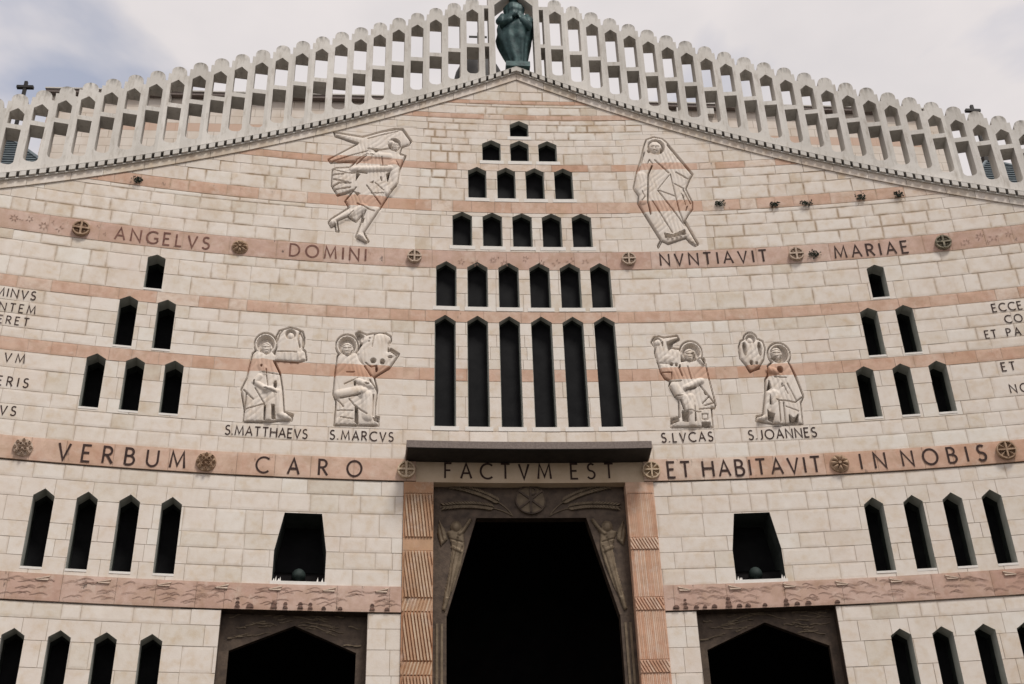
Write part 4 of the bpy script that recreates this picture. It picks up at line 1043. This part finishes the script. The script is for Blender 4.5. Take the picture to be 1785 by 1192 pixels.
def vestibule(s0, s1, z1, o, parent, depth=6.0):
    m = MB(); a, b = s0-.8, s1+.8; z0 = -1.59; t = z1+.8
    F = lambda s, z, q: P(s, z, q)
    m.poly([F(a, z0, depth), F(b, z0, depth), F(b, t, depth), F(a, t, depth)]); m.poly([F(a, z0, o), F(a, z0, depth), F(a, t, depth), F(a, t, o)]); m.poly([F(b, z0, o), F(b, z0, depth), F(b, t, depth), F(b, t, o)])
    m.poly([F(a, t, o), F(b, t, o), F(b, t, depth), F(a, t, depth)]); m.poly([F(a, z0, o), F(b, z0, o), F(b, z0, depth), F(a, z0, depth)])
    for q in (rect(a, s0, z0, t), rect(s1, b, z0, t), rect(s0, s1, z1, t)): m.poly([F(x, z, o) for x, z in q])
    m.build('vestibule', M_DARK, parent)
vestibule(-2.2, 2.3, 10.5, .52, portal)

# ------------------------------------------------------------------ side portals
for k, (a, b) in enumerate(SIDES):
    c = (a+b)/2; sp = thing('side_portal', 'lower doorway with a pointed bronze lintel below the '+('seated saint with the lion' if k == 0 else 'seated saint with the ox'), 'doorway', 'side doorways')
    o = .3; lm = MB(); hw = 1.255
    for sg in (-1, 1):
        e = a if sg < 0 else b; ee = e+sg*.06
        q = [(ee, 6.90), (c+sg*hw, 6.90), (c, 7.44), (c, 7.95), (ee, 7.95)]; q = q if sg < 0 else q[::-1]
        lm.prism(q, o, o+.16)
    lo = lm.build('pointed_lintel', M_BRONZE, sp)
    fm = MB()
    for i in range(34):                                # flowing low-relief strands on the lintel
        sg = random.choice((-1, 1)); t0 = random.random(); x0 = c+sg*(.15+1.1*t0); zl = 7.44-.54*(.15+1.1*t0)/hw
        z = zl+.05+random.random()*max(.06, (7.74-zl-.05)); L = random.uniform(.18, .5); up = random.uniform(-.10, .32)
        pts = [(x0+sg*L*(u/5-.5), z-L*(u/5-.5)*up+.012*math.sin(u*1.3)) for u in range(6)]
        if min(p[0] for p in pts) > a+.05 and max(p[0] for p in pts) < b-.05:
            for (x_0, z_0), (x_1, z_1) in zip(pts[:-1], pts[1:]):
                if min(z_0, z_1) > 7.44-.54*min(1, max(abs(x_0-c), abs(x_1-c))/hw)+.02: bar2(fm, x_0, z_0, x_1, z_1, random.uniform(.012, .03), o-random.uniform(.012, .035), o+.004)
    fm.build('lintel_carving', M_BRONZE2, lo)['kind'] = 'stuff'
    for sg in (-1, 1):
        e = a-.06 if sg < 0 else b+.06; i_ = c+sg*hw
        m = MB(); m.prism(rect(min(e, i_), max(e, i_), -1.6, 6.898), o, o+.16); m.build('door_jamb', M_BRONZE, sp)
        m = MB(); e0 = a if sg < 0 else b; m.prism(rect(min(e0, e0-sg*.012), max(e0, e0-sg*.012), -1.6, 7.648), -.002, o-.002); m.build('side_lining', M_BRONZE, sp)
    m = MB(); m.prism(rect(a, b, 7.650, 7.70), -.0, o-.002); m.build('soffit', M_BRONZE, sp)
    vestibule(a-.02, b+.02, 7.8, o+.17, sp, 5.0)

# ------------------------------------------------------------------ pierced parapet along the gable
par = thing('gable_parapet', 'pierced pale concrete parapet of round-headed frames stepping up the gable', 'parapet')
PO, PD, PITCH, OW = .03, .48, .507, .335
def arch_head(m, c, half, zv, rise, o0, o1, n=12):
    q = [(c-half, zv)]+[(c+half, zv)]+[(c+half*math.cos(math.pi*i/n), zv+rise*.35+rise*.65*math.sin(math.pi*i/n)) for i in range(n+1)]
    i0 = len(m.v); m.prism(q, o0, o1)
    for k in range(i0, len(m.v)):
        z = m.v[k][2]-EYE; m.a[k] = (.5, max(0, min(1, (z-zv-rise*.35)/(rise*.65))), .5)
def frame(c, ztop, zbeam):
    m = MB(); h = PITCH/2; o = OW/2; a, b = PO, PO+PD
    zv = ztop-.27; za = ztop-.44; zs_ = za-.15; zk = za+.01
    for sg in (-1, 1):
        e, i = c+sg*h, c+sg*o; x0, x1 = min(e, i), max(e, i)
        m.prism([(x0, Zc(x0)-.03), (x1, Zc(x1)-.03), (x1, zv), (x0, zv)], a, b)
        q = [(i, zs_), (c, za), (c, zv), (i, zv)]; bk = [(i, zk), (c, zk), (c, zv), (i, zv)]
        if sg > 0: q = q[::-1]; bk = bk[::-1]
        m.prism(q, a, b, bk)
    arch_head(m, c, .185, zv-.002, .272, a, b)
    m.prism(rect(c-o, c+o, zbeam, zbeam+.135), a, b)
    x0, x1 = c-o, c+o; zb = Zc(c)+.37
    m.prism([(x0, Zc(x0)-.03), (x1, Zc(x1)-.03), (x1, zb), (x0, zb)], a, b)
    r = .13
    for sg in (-1, 1):                                # rounded foot of the opening
        e = c+sg*o; pts = [(e-sg*r+sg*r*math.cos(t*math.pi/16), zb+r-r*math.sin(t*math.pi/16)) for t in range(9)]
        for p, q in zip(pts[:-1], pts[1:]):
            tri = [(e, zb), p, q]; m.prism(tri if sg < 0 else tri[::-1], a, b)
    tn = random.uniform(.25, 1); m.a = [(tn, q[1], q[2]) for q in m.a]
    m.build('arched_frame', M_CONC, par)
for side in (-1, 1):
    for i in range(28):
        d = 1.16+i*PITCH; frame(CX+side*d, 25.44-.474*(d-1.16)+.0011*(d-1.16)*(12-d), 23.55-.402*(d-1.16))
m = MB(); a, b = PO, PO+PD
for sg in (-1, 1):                                     # the middle bay: slots, posts and a gabled hood round the statue
    f = lambda x: CX+sg*x
    def pp(pts, **k): m.prism(pts if sg > 0 else pts[::-1], a, b, **k)
    pp([(f(.83), Zc(f(.83))-.03), (f(.905), Zc(f(.905))-.03), (f(.905), 25.17), (f(.83), 25.17)])
    pp([(f(.54), Zc(f(.54))-.03), (f(.71), Zc(f(.71))-.03), (f(.71), 26.2), (f(.54), 26.2)])
    pp([(f(.711), 23.60), (f(.829), 23.60), (f(.829), 23.73), (f(.711), 23.73)]); pp([(f(.711), 25.05), (f(.829), 25.05), (f(.829), 25.17), (f(.711), 25.17)])
    pp([(f(.711), Zc(f(.711))-.03), (f(.829), Zc(f(.829))-.03), (f(.829), Zc(f(.711))+.10), (f(.711), Zc(f(.711))+.10)])
    pp([(f(0), 25.75), (f(.539), 25.20), (f(.539), 26.2), (f(0), 26.2)], back=None if sg > 0 else None)
    pp([(f(0), Zc(f(0))-.03), (f(.539), Zc(f(.539))-.03), (f(.539), Zc(f(.539))+.07), (f(0), Zc(f(0))+.07)])
arch_head(m, CX, .70, 26.19, .95, a, b, 20)
m.build('niche_bay', M_CONC, par)

m = MB()
for side in (-1, 1):                                   # roof between the gable and the upper church
    for k in range(31):
        a, b = along(side, k*.5, k*.5+.5); pa, pb = P(a, Zc(a)-.3, .40), P(b, Zc(b)-.3, .40)
        m.poly([pa, pb, (pb[0], 31.0, pb[2]), (pa[0], 31.0, pa[2])])
m.build('roof', M_ROOF, front)
# ------------------------------------------------------------------ statue
st = thing('statue', 'dark green bronze robed figure standing in the gap at the peak of the parapet', 'statue')
c0 = P(CX+.04, 0, PO+.24); kx = 1.012
m = MB(); n = 48
prof = [(22.90, .255, .03), (22.98, .265, .035), (23.15, .31, .01), (23.38, .365, -.02), (23.62, .43, -.045), (23.86, .485, -.05), (24.10, .495, -.02), (24.32, .475, .02), (24.52, .43, .03), (24.66, .345, .02), (24.76, .27, .0), (24.84, .265, .0), (24.93, .295, .0), (25.05, .29, .0), (25.16, .235, .0), (25.25, .15, -.01), (25.31, .11, -.01), (25.38, .135, -.01), (25.50, .165, -.01), (25.63, .16, -.01), (25.73, .11, -.01), (25.77, .03, -.01)]
fine = []
for i in range(len(prof)-1):
    for k in range(4):
        t = k/4; fine.append(tuple(prof[i][j]*(1-t)+prof[i+1][j]*t for j in range(3)))
fine.append(prof[-1])
for z, w, cx in fine:
    up = min(1, max(0, (24.9-z)/2.0)); body = 1 if z < 25.2 else 0
    for k in range(n):
        a = 2*math.pi*k/n
        rp = 1+body*(.085*up*math.sin(9*a+1.3*math.sin(z*2.1))+.06*math.sin(5*a+z*3.2)+.035*math.sin(14*a-z*2))
        rp += body*.10*math.exp(-((z-24.15)/.16)**2)*max(0, -math.sin(a))**2+.05*body*math.exp(-((z-23.75)/.1)**2)*max(0, -math.sin(a-.5))
        m.pt((c0[0]+cx+w*rp*math.cos(a), c0[1]+.72*w*rp*math.sin(a), z*kx+EYE-.05))
L = len(fine)
for i in range(L-1):
    for k in range(n): m.f.append((i*n+k, i*n+(k+1) % n, i*n+n+(k+1) % n, i*n+n+k))
m.f.append(tuple(range((L-1)*n, L*n))); m.build('robed_body', M_VERDI, st, True)
def tube(mb, pts, rads, n=10):
    i0 = len(mb.v)
    for i, p in enumerate(pts):
        t = (Vector(pts[min(i+1, len(pts)-1)])-Vector(pts[max(i-1, 0)])).normalized(); u = t.orthogonal().normalized(); w = t.cross(u)
        for k in range(n): a = 2*math.pi*k/n; mb.pt(tuple(Vector(p)+(u*math.cos(a)+w*math.sin(a))*rads[i]))
    for i in range(len(pts)-1):
        for k in range(n): mb.f.append((i0+i*n+k, i0+i*n+(k+1) % n, i0+i*n+n+(k+1) % n, i0+i*n+n+k))
    mb.f.append(tuple(range(i0, i0+n))[::-1]); mb.f.append(tuple(range(i0+(len(pts)-1)*n, i0+len(pts)*n)))
def sp_(x, y, z): return (c0[0]+x, c0[1]+y, z*kx+EYE-.05)
for sg, nm in ((-1, 'sleeve'), (1, 'sleeve')):
    m = MB(); tube(m, [sp_(sg*.33, -.05, 24.72), sp_(sg*.42, -.16, 24.40), sp_(sg*.36, -.29, 24.12), sp_(sg*.16, -.37, 24.28), sp_(sg*.05, -.38, 24.40)], [.09, .13, .14, .10, .06], 12); m.build(nm, M_VERDI, st, True)
m = MB(); tube(m, [sp_(-.06, -.40, 24.36), sp_(.0, -.42, 24.46), sp_(.03, -.41, 24.58)], [.055, .065, .03], 10); m.build('joined_hands', M_VERDI, st, True)
m = MB(); x0, y0 = c0[0]+.0, c0[1]
for q in ((22.85, .33), (22.99, .30)): pass
m.box(x0-.30, x0+.36, y0-.23, y0+.22, 22.93+EYE, 23.10+EYE); m.build('plinth', M_VERDI, st)

# ------------------------------------------------------------------ upper church, turrets and roof things behind the parapet
up = thing('upper_church', 'flat-topped stone upper storey of the church behind the parapet', 'building')
m = MB(); m.box(-14.85, 15.95, 31.0, 46.0, 6.0, 27.68+EYE); m.build('wall', M_BACK, up)
m = MB(); m.box(-14.98, 15.66, 30.80, 46.3, 27.681+EYE, 27.80+EYE); m.build('eaves_slab', M_CANOPY, up)
m = MB(); m.box(-15.0, 15.68, 30.76, 46.35, 27.801+EYE, 27.85+EYE); m.build('roof_edge', M_CONC, up)
for x in (-11.0, -2.6, -1.2, 4.6, 6.4, 7.4, 10.9):
    m = MB(); w = random.uniform(.12, .22); m.box(x-w, x+w, 30.82, 30.99, 27.40+EYE, 27.675+EYE); m.build('roof_box', M_CONC, up)
def turret(x, y, ztop, label, crossz):
    t = thing('turret', label, 'turret', 'slate-roofed corner turrets')
    w = 2.1; hb = ztop-3.0
    m = MB(); m.box(x-w, x+w, y-w, y+w, 4.0, hb+EYE); m.build('wall', M_BACK, t)
    m = MB(); ap = (x, y, ztop+EYE); c = [(x-w-.25, y-w-.25, hb+EYE), (x+w+.25, y-w-.25, hb+EYE), (x+w+.25, y+w+.25, hb+EYE), (x-w-.25, y+w+.25, hb+EYE)]
    for i in range(4): m.poly([c[i], c[(i+1) % 4], ap])
    m.poly(c[::-1]); rf = m.build('roof', M_SLATE, t)
    rb = MB()
    for i in range(4):                                 # lapped sheets of the roof
        A, B = Vector(c[i]), Vector(c[(i+1) % 4]); V = Vector(ap); nrm = (B-A).cross(V-A).normalized()
        for k in range(12):
            u = k/12; p0, p1 = A.lerp(V, u), B.lerp(V, u); q0, q1 = A.lerp(V, u+.018), B.lerp(V, u+.018)
            rb.poly([tuple(p0+nrm*.05), tuple(p1+nrm*.05), tuple(q1+nrm*.01), tuple(q0+nrm*.01)]); rb.poly([tuple(p0), tuple(p1), tuple(p1+nrm*.05), tuple(p0+nrm*.05)])
    rb.build('roof_lap', M_SLATE, rf)
    for i in range(4):
        m = MB(); tube(m, [c[i], ap], [.07, .07], 6); m.build('hip_ridge', M_SLATE, rf)
    m = MB(); m.box(x-.22, x+.22, y-.22, y+.22, ztop-.25+EYE, ztop+.08+EYE); m.build('cap', M_IRON, t)
    cx = thing('roof_cross', 'black iron cross on the turret roof above the letters '+('MINVS' if x < 0 else 'ECCE'), 'cross', 'iron crosses on the turrets')
    m = MB(); m.box(x-.05, x+.05, y-.05, y+.05, ztop+.08+EYE, crossz+.24+EYE); m.build('mast', M_IRON, cx)
    m = MB(); m.box(x-.27, x+.27, y-.06, y+.06, crossz-.05+EYE, crossz+.05+EYE); m.build('cross_arm', M_IRON, cx)
turret(-15.75, 31.0, 25.75, 'slate-roofed turret showing behind the end of the parapet near the word MINVS', 28.02)
turret(16.95, 31.0, 25.75, 'slate-roofed turret showing behind the end of the parapet near the word ECCE', 27.98)
dm = thing('cupola', 'small dark cupola behind the parapet beside the bronze statue', 'cupola')
m = MB(); n = 24; cx, cy, cz = -.38, 34.0, 31.9
pf = [(.95, -.9), (.95, -.35), (.90, -.1), (.78, .2), (.55, .48), (.3, .62), (.0, .68)]
for r_, z_ in pf:
    for q in range(n): m.pt((cx+r_*math.cos(q*2*math.pi/n), cy+r_*math.sin(q*2*math.pi/n), cz+z_+EYE))
for a in range(len(pf)-1):
    for q in range(n): m.f.append((a*n+q, a*n+(q+1) % n, a*n+n+(q+1) % n, a*n+n+q))
m.build('dome', M_IRON, dm, True)
m = MB(); m.box(cx-.7, cx+.7, cy-.7, cy+.7, 20, cz-.9+EYE); m.build('drum', M_BACK, dm)
m = MB(); m.box(cx-.03, cx+.03, cy-.03, cy+.03, cz+.6+EYE, cz+2.2+EYE); m.box(cx-.35, cx+.35, cy-.025, cy+.025, cz+1.95+EYE, cz+2.02+EYE); m.build('finial', M_IRON, dm)

# ------------------------------------------------------------------ weeds rooted in the upper pink band
for s, z, r_, lab in ((5.13, 18.12, .13, 'dark weed tuft on the pink band just beside the veiled woman relief'), (6.48, 18.0, .10, 'low dark weed tuft on the pink band between two larger tufts'), (7.26, 17.97, .15, 'wide flat dark weed tuft on the pink band above the word MARIAE'), (8.62, 18.02, .14, 'bushy dark weed tuft on the pink band above the letters AE of MARIAE'), (9.54, 18.0, .12, 'dark weed tuft at the end of the pink band under the raking cornice'), (-9.24, 18.05, .11, 'dark drooping weed tuft on the pink band above the word ANGELVS'), (7.21, 16.42, .16, 'dark weed tuft beside the worn cross medallion before MARIAE')):
    m = MB(); nl = 80
    for k in range(nl):
        a = random.uniform(0, 6.283); q = r_*.82*random.random()**.6; x = s+q*math.cos(a)*1.15; zz = z+q*math.sin(a)*.55-random.random()*.03; o = -.02-random.random()*.07
        l = random.uniform(.03, .065); b = random.uniform(0, 6.283)
        m.poly([P(x, zz, o), P(x+l*math.cos(b), zz+l*math.sin(b), o-random.uniform(-.02, .03)), P(x+l*math.cos(b+.7), zz+l*math.sin(b+.7), o-random.uniform(-.02, .03))])
    for k in range(3): m.poly([P(s-.02, z-.02, .005), P(s+.02, z-.02, .005), P(s+random.uniform(-.06, .06), z+.02, -.06)])
    tag(m.build('weed_tuft', M_WEED), lab, 'weed', 'weeds rooted in the stone bands')
